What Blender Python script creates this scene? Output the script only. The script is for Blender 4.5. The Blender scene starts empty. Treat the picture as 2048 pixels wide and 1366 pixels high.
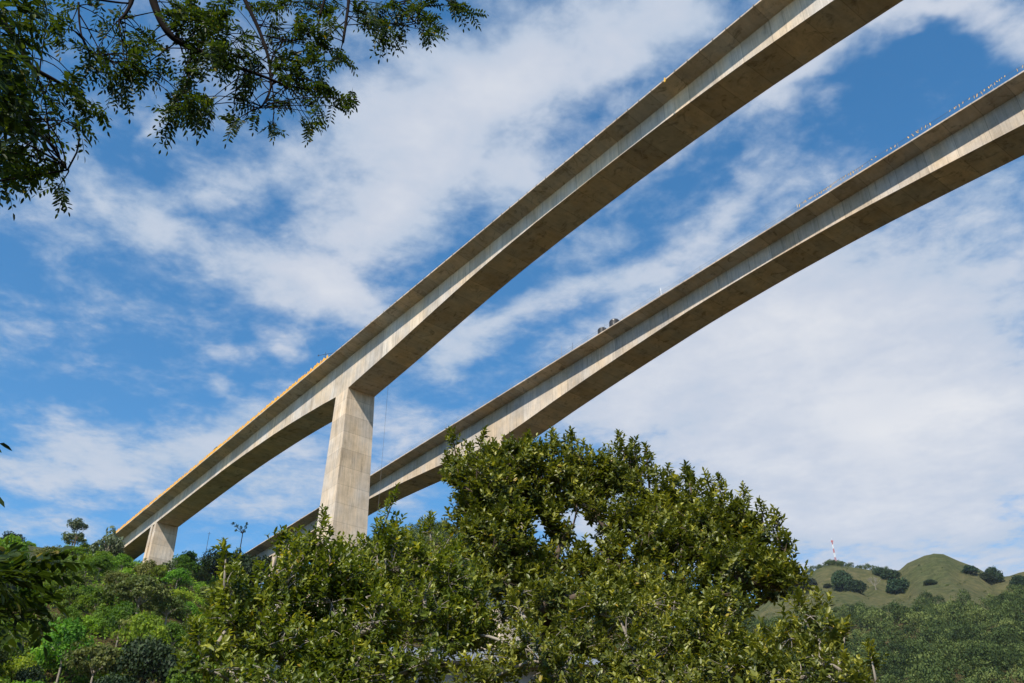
import bpy, math, random
import numpy as np
from mathutils import Vector, Matrix

# ---------------------------------------------------------------- camera, sky, sun, exposure
scene = bpy.context.scene
col = scene.collection
HAZE = 0.00003
PITCH = 0.56274
AL = 0.67079                       # the bridges' cross axis, measured from +X
FPX = 1870.23                      # focal length in pixels of the 2048-wide photograph
cam_data = bpy.data.cameras.new('camera')
cam_data.sensor_width = 36.0
cam_data.lens = FPX / 2048 * 36
cam_data.clip_start = 0.1
cam_data.clip_end = 20000
camera = bpy.data.objects.new('camera', cam_data)
col.objects.link(camera)
camera.rotation_euler = (math.pi / 2 + PITCH, 0, 0)
scene.camera = camera

N_DIR = np.array([math.cos(AL), math.sin(AL), 0.0])     # across the bridges, away from the camera
S_DIR = np.array([-math.sin(AL), math.cos(AL), 0.0])    # along the bridges, towards the left hillside
SUN_TO = -(N_DIR * 1.0 + S_DIR * 0.48) + np.array([0, 0, 1.19])
SUN_TO /= np.linalg.norm(SUN_TO)
sun_data = bpy.data.lights.new('sun', 'SUN')
sun_data.energy = 4.6
sun_data.angle = math.radians(0.5)
sun_data.color = (1.0, 0.93, 0.82)
sun = bpy.data.objects.new('sun', sun_data)
col.objects.link(sun)
sun.rotation_euler = Vector(-SUN_TO).to_track_quat('-Z', 'Y').to_euler()

scene.view_settings.view_transform = 'Standard'
scene.view_settings.look = 'None'
scene.view_settings.exposure = 0.35
scene.view_settings.gamma = 1.0
scene.view_settings.use_curve_mapping = False
scene.cycles.max_bounces = 8
scene.cycles.transparent_max_bounces = 8
scene.cycles.volume_bounces = 1

CP, SP = math.cos(PITCH), math.sin(PITCH)
def ray(px, py):
    "world direction through a point of the 2048x1366 photograph"
    x, u = px - 1024.0, -(py - 683.0)
    v = np.array([x, FPX * CP - u * SP, FPX * SP + u * CP])
    return v / np.linalg.norm(v)
def at(px, py, dh):
    "the point on that ray at horizontal distance dh"
    r = ray(px, py)
    return r * (dh / math.hypot(r[0], r[1]))

world = bpy.data.worlds.new('World')
scene.world = world
world.use_nodes = True

def build_sky():
    nt = world.node_tree; N = nt.nodes; L = nt.links
    N.clear()
    def nd(t, **k):
        n = N.new(t)
        for a, b in k.items(): setattr(n, a, b)
        return n
    def math_(op, a, b=None, c=None, clamp=False):
        m = nd('ShaderNodeMath', operation=op); m.use_clamp = clamp
        for i, v in enumerate((a, b, c)):
            if v is None: continue
            if isinstance(v, (int, float)): m.inputs[i].default_value = v
            else: L.new(v, m.inputs[i])
        return m.outputs[0]
    out = nd('ShaderNodeOutputWorld'); bg = nd('ShaderNodeBackground')
    bg.inputs['Strength'].default_value = 0.1
    L.new(bg.outputs[0], out.inputs[0])
    sky = nd('ShaderNodeTexSky', sky_type='NISHITA', sun_disc=False)
    sky.sun_elevation = math.asin(SUN_TO[2])
    sky.sun_rotation = math.atan2(SUN_TO[0], SUN_TO[1])
    sky.altitude = 300; sky.air_density = 1.0; sky.dust_density = 0.3; sky.ozone_density = 2.5
    hs = nd('ShaderNodeHueSaturation'); hs.inputs['Saturation'].default_value = 1.28; hs.inputs['Hue'].default_value = .493
    hs.inputs['Value'].default_value = 1.5
    L.new(sky.outputs[0], hs.inputs['Color'])
    # a cloud layer at a constant height: direction / upward component
    tc = nd('ShaderNodeTexCoord'); sep = nd('ShaderNodeSeparateXYZ')
    L.new(tc.outputs['Generated'], sep.inputs[0])
    zc = math_('MAXIMUM', sep.outputs[2], 0.03)
    cmb = nd('ShaderNodeCombineXYZ')
    L.new(math_('DIVIDE', sep.outputs[0], zc), cmb.inputs[0])
    L.new(math_('DIVIDE', sep.outputs[1], zc), cmb.inputs[1])
    P = cmb.outputs[0]
    # warp a little so the cloud masses have ragged outlines
    wn = nd('ShaderNodeTexNoise'); wn.inputs['Scale'].default_value = 3.0; wn.inputs['Detail'].default_value = 5
    L.new(P, wn.inputs['Vector'])
    sub = nd('ShaderNodeVectorMath', operation='SUBTRACT'); sub.inputs[1].default_value = (.5, .5, .5)
    L.new(wn.outputs['Color'], sub.inputs[0])
    sc = nd('ShaderNodeVectorMath', operation='SCALE'); sc.inputs['Scale'].default_value = 0.34
    L.new(sub.outputs[0], sc.inputs[0])
    ad = nd('ShaderNodeVectorMath', operation='ADD')
    L.new(P, ad.inputs[0]); L.new(sc.outputs[0], ad.inputs[1])
    PW = ad.outputs[0]
    def uv(px, py):
        r = ray(px, py); return np.array([r[0] / r[2], r[1] / r[2]])
    total = None
    for px, py, rx, ry, ang, amp in CLOUDS:
        c = uv(px, py)
        a = math.radians(ang)
        e1 = np.array([math.cos(a), -math.sin(a)]) * 4; e2 = np.array([math.sin(a), math.cos(a)]) * 4
        J = np.stack([(uv(px + e1[0], py + e1[1]) - c) / 4 * rx, (uv(px + e2[0], py + e2[1]) - c) / 4 * ry], 1)
        U, S, Vt = np.linalg.svd(J)
        mp = nd('ShaderNodeMapping', vector_type='TEXTURE')
        mp.inputs['Location'].default_value = (c[0], c[1], 0)
        mp.inputs['Rotation'].default_value = (0, 0, math.atan2(U[1, 0], U[0, 0]))
        mp.inputs['Scale'].default_value = (S[0], S[1], 1)
        L.new(PW, mp.inputs[0])
        g = nd('ShaderNodeTexGradient', gradient_type='SPHERICAL')
        L.new(mp.outputs[0], g.inputs[0])
        total = math_('MULTIPLY_ADD', g.outputs['Fac'], amp, total if total is not None else 0.0)
    def noise(scale, detail, rough, sx=1, sy=1, rot=0.0, dist=0.0):
        m = nd('ShaderNodeMapping'); m.inputs['Scale'].default_value = (sx, sy, 1); m.inputs['Rotation'].default_value = (0, 0, rot)
        L.new(P, m.inputs[0])
        n = nd('ShaderNodeTexNoise'); n.inputs['Scale'].default_value = scale; n.inputs['Detail'].default_value = detail
        n.inputs['Roughness'].default_value = rough; n.inputs['Distortion'].default_value = dist
        L.new(m.outputs[0], n.inputs['Vector']); return n.outputs['Fac']
    n1 = noise(4.2, 12, 0.60, 1.0, 1.0, 0.0, 0.25)
    n2 = noise(13.0, 8, 0.6, 1, 1.0, 0.4, 0.3)
    n3 = noise(40.0, 5, 0.6, 1, 1, 1.1, 0.2)
    d = math_('MULTIPLY_ADD', math_('SUBTRACT', n1, 0.5), 1.9, total)
    d = math_('MULTIPLY_ADD', math_('SUBTRACT', n2, 0.5), 1.15, d)
    d = math_('MULTIPLY_ADD', math_('SUBTRACT', n3, 0.5), 0.42, d)
    mr = nd('ShaderNodeMapRange', interpolation_type='SMOOTHSTEP')
    mr.inputs['From Min'].default_value = -0.12; mr.inputs['From Max'].default_value = 1.0
    L.new(d, mr.inputs['Value'])
    dens = mr.outputs[0]
    # cloud brightness: thin veil blue-grey, thick parts near white, broad soft variation
    ramp = nd('ShaderNodeValToRGB')
    cr = ramp.color_ramp
    cr.elements[0].position = 0.0; cr.elements[0].color = (.42, .53, .68, 1)
    cr.elements[1].position = 1.0; cr.elements[1].color = (.78, .79, .82, 1)
    e = cr.elements.new(.5); e.color = (.58, .63, .73, 1)
    n4 = noise(2.2, 3, 0.5, 1, 1, 2.0)
    L.new(math_('ADD', math_('MULTIPLY', math_('MINIMUM', d, 2.1), 0.40), math_('MULTIPLY', math_('SUBTRACT', n4, .5), 1.1), clamp=True), ramp.inputs[0])
    vs = nd('ShaderNodeVectorMath', operation='SCALE'); vs.inputs['Scale'].default_value = 8.2
    L.new(ramp.outputs[0], vs.inputs[0])
    mx = nd('ShaderNodeMix', data_type='RGBA')
    L.new(math_('MULTIPLY', dens, 0.96), mx.inputs[0])
    L.new(hs.outputs[0], mx.inputs[6]); L.new(vs.outputs[0], mx.inputs[7])
    L.new(mx.outputs[2], bg.inputs['Color'])

# px, py, rx, ry, angle(deg, counterclockwise as seen), amount
CLOUDS = [
    # the great diagonal mass behind the first bridge
    (1080, 90, 360, 210, 20, 1.0), (880, 300, 300, 200, 50, 1.15), (1050, 330, 220, 160, 45, .5), (620, 420, 260, 130, -30, .4), (740, 470, 230, 150, 50, .95),
    (560, 560, 300, 90, -25, 1.0), (640, 620, 220, 80, -28, .6), (330, 480, 200, 85, -35, .75), (700, 300, 180, 150, 40, .5),
    (430, 400, 120, 60, 30, .55), (350, 300, 30, 90, -10, .6), (560, 350, 200, 70, 20, .45),
    (980, 190, 180, 110, 30, .5), (780, 60, 200, 110, 0, .55), (1250, 130, 170, 130, 30, .75), (1330, 40, 170, 80, 20, .6),
    (230, 420, 60, 120, 20, .35), (90, 420, 160, 100, 0, .38), (60, 330, 110, 60, 0, .3), (180, 560, 120, 90, -30, .2),
    # between and right of the bridges
    (1360, 240, 200, 75, 35, .8), (1530, 200, 150, 85, 10, 1.0), (1680, 130, 210, 70, 22, 1.15), (1840, 80, 140, 60, 10, 1.0),
    (1990, 90, 170, 65, -12, 1.0), (1700, 40, 160, 50, 10, .35), (1560, 250, 60, 40, -20, .4), (1640, 250, 50, 20, 20, .3),
    (1000, 620, 190, 80, 20, .75), (900, 700, 150, 50, 35, .7), (1150, 560, 170, 60, 10, .45), (1130, 480, 140, 45, 20, .45),
    (1450, 430, 220, 55, 22, .75), (1540, 340, 90, 60, 40, .35), (1330, 520, 160, 60, 20, .45),
    # the broad pale bank at lower right
    (1700, 850, 560, 360, 0, 1.9), (1400, 700, 330, 180, 10, .75), (1950, 800, 360, 330, 0, .6), (1850, 900, 300, 130, 0, .45), (1750, 1120, 700, 130, 0, .9),
    (520, 180, 330, 160, 0, .22), (150, 330, 330, 200, 0, .12), (100, 620, 260, 220, 0, .12), (1200, 330, 260, 200, 30, .35),
    (1600, 620, 300, 140, 20, .55), (1250, 800, 250, 150, 0, .6), (1450, 1000, 500, 130, 0, .75), (1980, 1060, 260, 90, 0, .45),
    (1800, 1020, 400, 100, 0, .35),
    # left low bank with streaks
    (240, 900, 300, 75, -6, 1.0), (480, 870, 230, 95, 15, 1.0), (90, 950, 220, 70, -5, .8), (330, 990, 340, 60, -10, .65),
    (560, 960, 200, 120, 0, .7), (120, 1060, 260, 50, -5, .55), (800, 860, 130, 110, 0, .7), (740, 980, 170, 90, 0, .6),
    (1190, 1040, 160, 90, 0, .7), (440, 725, 70, 25, 0, .5), (405, 768, 35, 18, 0, .4), (540, 700, 70, 40, -30, .6), (580, 730, 60, 30, -30, .45),
    (980, 960, 90, 60, 0, .2), (900, 840, 130, 40, 25, .3),
    # beyond the frame, so that the sky goes on
    (1100, -260, 500, 220, 10, .8), (-350, 700, 380, 160, 0, .7), (2500, 500, 400, 250, 0, .8), (300, -350, 300, 200, 0, .5),
]
build_sky()

# ---------------------------------------------------------------- helpers
def tag(o, label=None, cat=None, group=None, kind=None):
    if label: o['label'] = label
    if cat: o['category'] = cat
    if group: o['group'] = group
    if kind: o['kind'] = kind
    return o
def empty(name, loc=(0, 0, 0), rz=0.0):
    o = bpy.data.objects.new(name, None); col.objects.link(o)
    o.location = loc; o.rotation_euler = (0, 0, rz); o.empty_display_size = 0.5
    return o
def link(name, me, parent=None, mat=None, loc=None):
    o = bpy.data.objects.new(name, me); col.objects.link(o)
    if parent: o.parent = parent
    if mat and not me.materials: me.materials.append(mat)
    if loc is not None: o.location = loc
    return o
def mesh_np(name, V, F, tint=None, smooth=False):
    "V (n,3); F (m,k) with one face size"
    V = np.asarray(V, np.float32); F = np.asarray(F, np.int32)
    me = bpy.data.meshes.new(name)
    me.vertices.add(len(V)); me.vertices.foreach_set('co', V.ravel())
    m, k = F.shape
    me.loops.add(m * k); me.loops.foreach_set('vertex_index', F.ravel())
    me.polygons.add(m)
    me.polygons.foreach_set('loop_start', np.arange(m, dtype=np.int32) * k)
    me.polygons.foreach_set('loop_total', np.full(m, k, np.int32))
    if smooth: me.polygons.foreach_set('use_smooth', np.ones(m, bool))
    me.update(calc_edges=True)
    if tint is not None:
        a = me.color_attributes.new('tint', 'FLOAT_COLOR', 'POINT')
        t = np.ones((len(V), 4), np.float32); t[:, :tint.shape[1]] = tint
        a.data.foreach_set('color', t.ravel())
    me.validate()
    return me
class MB:
    "collects boxes, prisms and tubes into one mesh"
    def __init__(s): s.v = []; s.f = []
    def add(s, V, F):
        o = len(s.v); s.v += [tuple(map(float, p)) for p in V]; s.f += [tuple(i + o for i in f) for f in F]
    def box(s, x0, x1, y0, y1, z0, z1):
        s.add([(x0, y0, z0), (x1, y0, z0), (x1, y1, z0), (x0, y1, z0), (x0, y0, z1), (x1, y0, z1), (x1, y1, z1), (x0, y1, z1)],
              [(0, 3, 2, 1), (4, 5, 6, 7), (0, 1, 5, 4), (1, 2, 6, 5), (2, 3, 7, 6), (3, 0, 4, 7)])
    def tube(s, pts, radii, n=6, cap=True):
        pts = [np.asarray(p, float) for p in pts]
        if not hasattr(radii, '__len__'): radii = [radii] * len(pts)
        base = len(s.v); up = None
        for i, p in enumerate(pts):
            t = pts[min(i + 1, len(pts) - 1)] - pts[max(i - 1, 0)]
            t = t / (np.linalg.norm(t) + 1e-9)
            if up is None:
                up = np.cross(t, [0.3, 0.2, 1.0] if abs(t[2]) < .9 else [1.0, 0, 0])
            up = up - t * (up @ t); up /= np.linalg.norm(up) + 1e-9
            w = np.cross(t, up)
            for k in range(n):
                a = 2 * math.pi * k / n
                s.v.append(tuple(p + radii[i] * (math.cos(a) * up + math.sin(a) * w)))
        for i in range(len(pts) - 1):
            for k in range(n):
                a = base + i * n + k; b = base + i * n + (k + 1) % n
                s.f.append((a, b, b + n, a + n))
        if cap:
            s.f.append(tuple(base + k for k in range(n))[::-1]); e = base + (len(pts) - 1) * n
            s.f.append(tuple(e + k for k in range(n)))
    def cyl(s, x, y, z0, z1, r0, r1=None, n=16):
        s.tube([(x, y, z0), (x, y, z1)], [r0, r0 if r1 is None else r1], n)
    def lathe(s, x, y, prof, n=24):
        s.tube([(x, y, z) for r, z in prof], [r for r, z in prof], n)
    def mesh(s, name, smooth=False):
        me = bpy.data.meshes.new(name); me.from_pydata(s.v, [], s.f); me.update()
        if smooth: me.polygons.foreach_set('use_smooth', np.ones(len(me.polygons), bool))
        return me
    def build(s, name, mat, parent=None, smooth=False):
        return link(name, s.mesh(name, smooth), parent, mat)

# ---------------------------------------------------------------- materials
def new_mat(name):
    m = bpy.data.materials.new(name); m.use_nodes = True
    nt = m.node_tree
    return m, nt, nt.nodes, nt.links, nt.nodes['Principled BSDF']
def flat_mat(name, c, rough=.6, metal=0.0, var=0.12, scale=3.0):
    m, nt, N, L, b = new_mat(name)
    n = N.new('ShaderNodeTexNoise'); n.inputs['Scale'].default_value = scale; n.inputs['Detail'].default_value = 5
    tc = N.new('ShaderNodeTexCoord'); L.new(tc.outputs['Object'], n.inputs['Vector'])
    r = N.new('ShaderNodeValToRGB')
    r.color_ramp.elements[0].position = .3; r.color_ramp.elements[1].position = .7
    r.color_ramp.elements[0].color = tuple(x * (1 - var) for x in c) + (1,)
    r.color_ramp.elements[1].color = tuple(min(1, x * (1 + var)) for x in c) + (1,)
    L.new(n.outputs['Fac'], r.inputs[0]); L.new(r.outputs[0], b.inputs['Base Color'])
    b.inputs['Roughness'].default_value = rough; b.inputs['Metallic'].default_value = metal
    if rough > .75: b.inputs['Specular IOR Level'].default_value = .12
    return m

def concrete_mat(name, base, mode):
    "mode: web / soffit / pier / edge.  Object space of a bridge part: x across, y along, z up."
    m, nt, N, L, b = new_mat(name)
    tc = N.new('ShaderNodeTexCoord'); O = tc.outputs['Object']
    def mapping(s, loc=(0, 0, 0)):
        n = N.new('ShaderNodeMapping'); n.inputs['Scale'].default_value = s; n.inputs['Location'].default_value = loc
        L.new(O, n.inputs[0]); return n.outputs[0]
    def noise(v, sc, det=6, rough=.6, dist=0):
        n = N.new('ShaderNodeTexNoise'); n.inputs['Scale'].default_value = sc; n.inputs['Detail'].default_value = det
        n.inputs['Roughness'].default_value = rough; n.inputs['Distortion'].default_value = dist
        L.new(v, n.inputs['Vector']); return n.outputs['Fac']
    def mth(op, a, b_=None, c=None, clamp=False):
        n = N.new('ShaderNodeMath'); n.operation = op; n.use_clamp = clamp
        for i, v in enumerate((a, b_, c)):
            if v is None: continue
            if isinstance(v, (int, float)): n.inputs[i].default_value = v
            else: L.new(v, n.inputs[i])
        return n.outputs[0]
    sep = N.new('ShaderNodeSeparateXYZ'); L.new(O, sep.inputs[0])
    X, Y, Z = sep.outputs
    val = mth('MULTIPLY_ADD', noise(mapping((.30, .30, .30)), 1.0, 8, .68), 1.0, 0.50)     # large blotches, about 1.0
    fine = noise(mapping((1, 1, 1)), 5.0, 6, .65)
    val = mth('MULTIPLY_ADD', mth('SUBTRACT', fine, .5), .22, val)
    if mode in ('web', 'pier'):
        # vertical board marks and run-off streaks
        st = noise(mapping((2.6, 2.6, .05)), 1.0, 5, .7)
        val = mth('MULTIPLY_ADD', mth('SUBTRACT', st, .5), .85, val)
        st2 = noise(mapping((1.3, 1.3, .12), (7, 3, 1)), 1.0, 6, .75)
        dark = N.new('ShaderNodeMapRange'); dark.inputs['From Min'].default_value = .54; dark.inputs['From Max'].default_value = .70
        L.new(st2, dark.inputs['Value'])
        val = mth('MULTIPLY', val, mth('MULTIPLY_ADD', dark.outputs[0], -.42, 1.0))
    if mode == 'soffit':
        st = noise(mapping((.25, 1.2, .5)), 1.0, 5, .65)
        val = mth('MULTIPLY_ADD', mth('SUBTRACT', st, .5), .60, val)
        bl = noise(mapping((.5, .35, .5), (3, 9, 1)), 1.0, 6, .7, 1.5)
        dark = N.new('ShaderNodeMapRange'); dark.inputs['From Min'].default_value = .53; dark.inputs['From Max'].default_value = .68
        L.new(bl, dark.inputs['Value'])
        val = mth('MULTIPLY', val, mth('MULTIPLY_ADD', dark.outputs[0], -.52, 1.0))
    # construction joints: segments along the bridge, lifts up the pier
    co, step = (Z, 4.0) if mode == 'pier' else (Y, 5.0)
    u = mth('DIVIDE', co, step)
    fr = mth('FRACT', mth('ADD', u, 1000.0))
    wob = mth('ABSOLUTE', mth('SUBTRACT', fr, .5))
    line = N.new('ShaderNodeMapRange'); line.inputs['From Min'].default_value = .5 - .09 / step; line.inputs['From Max'].default_value = .5
    L.new(wob, line.inputs['Value'])
    wn = N.new('ShaderNodeTexWhiteNoise'); wn.noise_dimensions = '1D'
    L.new(mth('FLOOR', mth('ADD', u, 1000.0)), wn.inputs['W'])
    val = mth('MULTIPLY', val, mth('MULTIPLY_ADD', wn.outputs['Value'], .28 if mode == 'pier' else .28, .86))
    val = mth('MULTIPLY', val, mth('MULTIPLY_ADD', line.outputs[0], -.40 if mode != 'pier' else -.30, 1.0))
    warm = noise(mapping((.15, .15, .08), (5, 5, 5)), 1.0, 4, .6)
    mixc = N.new('ShaderNodeMix'); mixc.data_type = 'RGBA'
    mixc.inputs[6].default_value = (base[0] * .96, base[1], base[2] * 1.06, 1)
    mixc.inputs[7].default_value = (base[0] * 1.07, base[1] * .98, base[2] * .84, 1)
    mr = N.new('ShaderNodeMapRange'); mr.inputs['From Min'].default_value = .38; mr.inputs['From Max'].default_value = .62
    L.new(warm, mr.inputs['Value']); L.new(mr.outputs[0], mixc.inputs[0])
    vs = N.new('ShaderNodeVectorMath'); vs.operation = 'SCALE'
    L.new(mixc.outputs[2], vs.inputs[0]); L.new(val, vs.inputs['Scale'])
    L.new(vs.outputs[0], b.inputs['Base Color'])
    b.inputs['Roughness'].default_value = .88
    b.inputs['Specular IOR Level'].default_value = .25
    bp = N.new('ShaderNodeBump'); bp.inputs['Strength'].default_value = .25; bp.inputs['Distance'].default_value = .05
    L.new(fine, bp.inputs['Height']); L.new(bp.outputs[0], b.inputs['Normal'])
    return m

def leaf_mat(name, dark, mid, light, gloss=.45, trans=.3, spec=.5, accent=None, vary=1.0):
    "tint.r runs dark to light, tint.g picks the odd yellow leaf"
    m, nt, N, L, b = new_mat(name)
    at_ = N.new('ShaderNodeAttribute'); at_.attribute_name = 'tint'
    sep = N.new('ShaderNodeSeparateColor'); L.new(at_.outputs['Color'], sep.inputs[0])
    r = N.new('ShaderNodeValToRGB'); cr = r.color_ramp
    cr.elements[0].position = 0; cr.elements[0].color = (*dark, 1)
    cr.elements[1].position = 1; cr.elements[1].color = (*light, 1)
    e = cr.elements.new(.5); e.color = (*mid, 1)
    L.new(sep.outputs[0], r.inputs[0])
    mx = N.new('ShaderNodeMix'); mx.data_type = 'RGBA'
    L.new(sep.outputs[1], mx.inputs[0]); L.new(r.outputs[0], mx.inputs[6])
    mx.inputs[7].default_value = (*(accent or (.45, .30, .03)), 1)
    oi = N.new('ShaderNodeObjectInfo')
    hsv = N.new('ShaderNodeHueSaturation')
    h1 = N.new('ShaderNodeMapRange'); h1.inputs['To Min'].default_value = .5 - .03 * vary; h1.inputs['To Max'].default_value = .5 + .03 * vary
    v1 = N.new('ShaderNodeMapRange'); v1.inputs['To Min'].default_value = 1 - .38 * vary; v1.inputs['To Max'].default_value = 1 + .42 * vary
    fr_ = N.new('ShaderNodeMath'); fr_.operation = 'FRACT'; fm = N.new('ShaderNodeMath'); fm.operation = 'MULTIPLY'; fm.inputs[1].default_value = 7.31
    L.new(oi.outputs['Random'], fm.inputs[0]); L.new(fm.outputs[0], fr_.inputs[0])
    L.new(oi.outputs['Random'], h1.inputs['Value']); L.new(fr_.outputs[0], v1.inputs['Value'])
    L.new(h1.outputs[0], hsv.inputs['Hue']); L.new(v1.outputs[0], hsv.inputs['Value']); L.new(mx.outputs[2], hsv.inputs['Color'])
    L.new(hsv.outputs[0], b.inputs['Base Color'])
    b.inputs['Roughness'].default_value = gloss; b.inputs['Specular IOR Level'].default_value = spec
    tr = N.new('ShaderNodeBsdfTranslucent')
    vs = N.new('ShaderNodeVectorMath'); vs.operation = 'MULTIPLY'; vs.inputs[1].default_value = (1.5, 1.5, .5)
    L.new(hsv.outputs[0], vs.inputs[0]); L.new(vs.outputs[0], tr.inputs[0])
    ms = N.new('ShaderNodeMixShader'); ms.inputs[0].default_value = trans
    L.new(b.outputs[0], ms.inputs[1]); L.new(tr.outputs[0], ms.inputs[2])
    L.new(ms.outputs[0], N['Material Output'].inputs[0])
    return m

def ground_mat():
    m, nt, N, L, b = new_mat('grassy_ground')
    tc = N.new('ShaderNodeTexCoord')
    def noise(sc, det=6, rough=.6):
        n = N.new('ShaderNodeTexNoise'); n.inputs['Scale'].default_value = sc; n.inputs['Detail'].default_value = det
        n.inputs['Roughness'].default_value = rough
        L.new(tc.outputs['Object'], n.inputs['Vector']); return n.outputs['Fac']
    r = N.new('ShaderNodeValToRGB'); cr = r.color_ramp
    cr.elements[0].position = .36; cr.elements[0].color = (.066, .078, .028, 1)
    cr.elements[1].position = .64; cr.elements[1].color = (.118, .105, .048, 1)
    L.new(noise(.012, 10, .68), r.inputs[0])
    r2 = N.new('ShaderNodeValToRGB'); c2 = r2.color_ramp
    c2.elements[0].position = .40; c2.elements[0].color = (.55, .62, .5, 1)
    c2.elements[1].position = .62; c2.elements[1].color = (1.25, 1.18, 1.1, 1)
    L.new(noise(.12, 8, .7), r2.inputs[0])
    mm = N.new('ShaderNodeMix'); mm.data_type = 'RGBA'; mm.blend_type = 'MULTIPLY'; mm.inputs[0].default_value = .85
    L.new(r.outputs[0], mm.inputs[6]); L.new(r2.outputs[0], mm.inputs[7])
    r3 = N.new('ShaderNodeValToRGB'); c3 = r3.color_ramp
    c3.elements[0].position = .66; c3.elements[0].color = (0, 0, 0, 1)
    c3.elements[1].position = .74; c3.elements[1].color = (1, 1, 1, 1)
    L.new(noise(.02, 6, .7), r3.inputs[0])
    m2 = N.new('ShaderNodeMix'); m2.data_type = 'RGBA'; m2.inputs[7].default_value = (.20, .12, .07, 1)
    sc_ = N.new('ShaderNodeMath'); sc_.operation = 'MULTIPLY'; sc_.inputs[1].default_value = .6
    L.new(r3.outputs[0], sc_.inputs[0]); L.new(sc_.outputs[0], m2.inputs[0])
    L.new(mm.outputs[2], m2.inputs[6])
    # the valley floor and lower slopes carry dark scrub soil instead of pasture
    at_ = N.new('ShaderNodeAttribute'); at_.attribute_name = 'tint'
    sp_ = N.new('ShaderNodeSeparateColor'); L.new(at_.outputs['Color'], sp_.inputs[0]); mrz = sp_
    m3 = N.new('ShaderNodeMix'); m3.data_type = 'RGBA'; m3.inputs[6].default_value = (.092, .070, .026, 1)
    L.new(mrz.outputs[0], m3.inputs[0]); L.new(m2.outputs[2], m3.inputs[7])
    L.new(m3.outputs[2], b.inputs['Base Color'])
    b.inputs['Roughness'].default_value = .95; b.inputs['Specular IOR Level'].default_value = .1
    bp = N.new('ShaderNodeBump'); bp.inputs['Strength'].default_value = 1.0; bp.inputs['Distance'].default_value = 2.0
    L.new(noise(.5, 8, .7), bp.inputs['Height']); L.new(bp.outputs[0], b.inputs['Normal'])
    return m

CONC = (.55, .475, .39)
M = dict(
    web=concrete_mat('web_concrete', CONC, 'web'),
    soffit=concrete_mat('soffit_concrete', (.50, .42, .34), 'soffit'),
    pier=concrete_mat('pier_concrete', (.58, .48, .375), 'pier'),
    ground=ground_mat(),
    bark=flat_mat('bark', (.13, .095, .07), .9, 0, .4, 6),
    pale_bark=flat_mat('pale_bark', (.30, .26, .21), .9, 0, .3, 6),
    dark_bark=flat_mat('dark_bark', (.014, .009, .007), .9, 0, .3, 9),
    orange=flat_mat('orange_netting', (.80, .36, .03), .7, 0, .3, 1.2),
    yellow=flat_mat('yellow_ribbon', (.80, .44, .035), .6, 0, .1),
    steel=flat_mat('steel_tube', (.30, .30, .30), .5, .5),
    dark_steel=flat_mat('dark_steel', (.035, .035, .04), .5, .3),
    rope=flat_mat('rope', (.16, .15, .14), .8),
    white=flat_mat('white_paint', (.80, .79, .76), .5),
    red=flat_mat('red_paint', (.50, .10, .07), .5),
    tank=flat_mat('black_plastic', (.045, .042, .04), .32, 0, .2, 2),
    stucco=flat_mat('pale_stucco', (.62, .56, .50), .9, 0, .08, 2),
    tin=flat_mat('tin_roof', (.30, .31, .32), .35, .5, .15, 2),
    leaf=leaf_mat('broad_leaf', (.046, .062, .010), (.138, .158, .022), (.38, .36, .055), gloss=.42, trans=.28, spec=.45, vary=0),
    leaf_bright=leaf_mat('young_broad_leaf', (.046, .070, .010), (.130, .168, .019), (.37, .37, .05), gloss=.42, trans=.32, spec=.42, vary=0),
    pinnate=leaf_mat('pinnate_leaf', (.016, .031, .008), (.040, .066, .012), (.11, .135, .022), gloss=.45, trans=.40, spec=.2, vary=0),
    bush=leaf_mat('hillside_leaf', (.038, .088, .008), (.135, .225, .018), (.28, .37, .038), gloss=.6, trans=.40, spec=.2),
    olive=leaf_mat('olive_leaf', (.050, .074, .017), (.135, .160, .036), (.24, .25, .075), gloss=.6, trans=.25, spec=.2),
    darktree=leaf_mat('dark_leaf', (.009, .020, .008), (.018, .036, .012), (.035, .06, .018), gloss=.6, trans=.15, spec=.2),
    grey_leaf=leaf_mat('silvery_leaf', (.05, .07, .03), (.12, .15, .075), (.24, .27, .15), gloss=.5, trans=.2, spec=.4),
    far=leaf_mat('far_wood_leaf', (.026, .044, .014), (.072, .104, .028), (.16, .19, .055), gloss=.7, trans=.18, spec=.1, vary=0),
)

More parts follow.
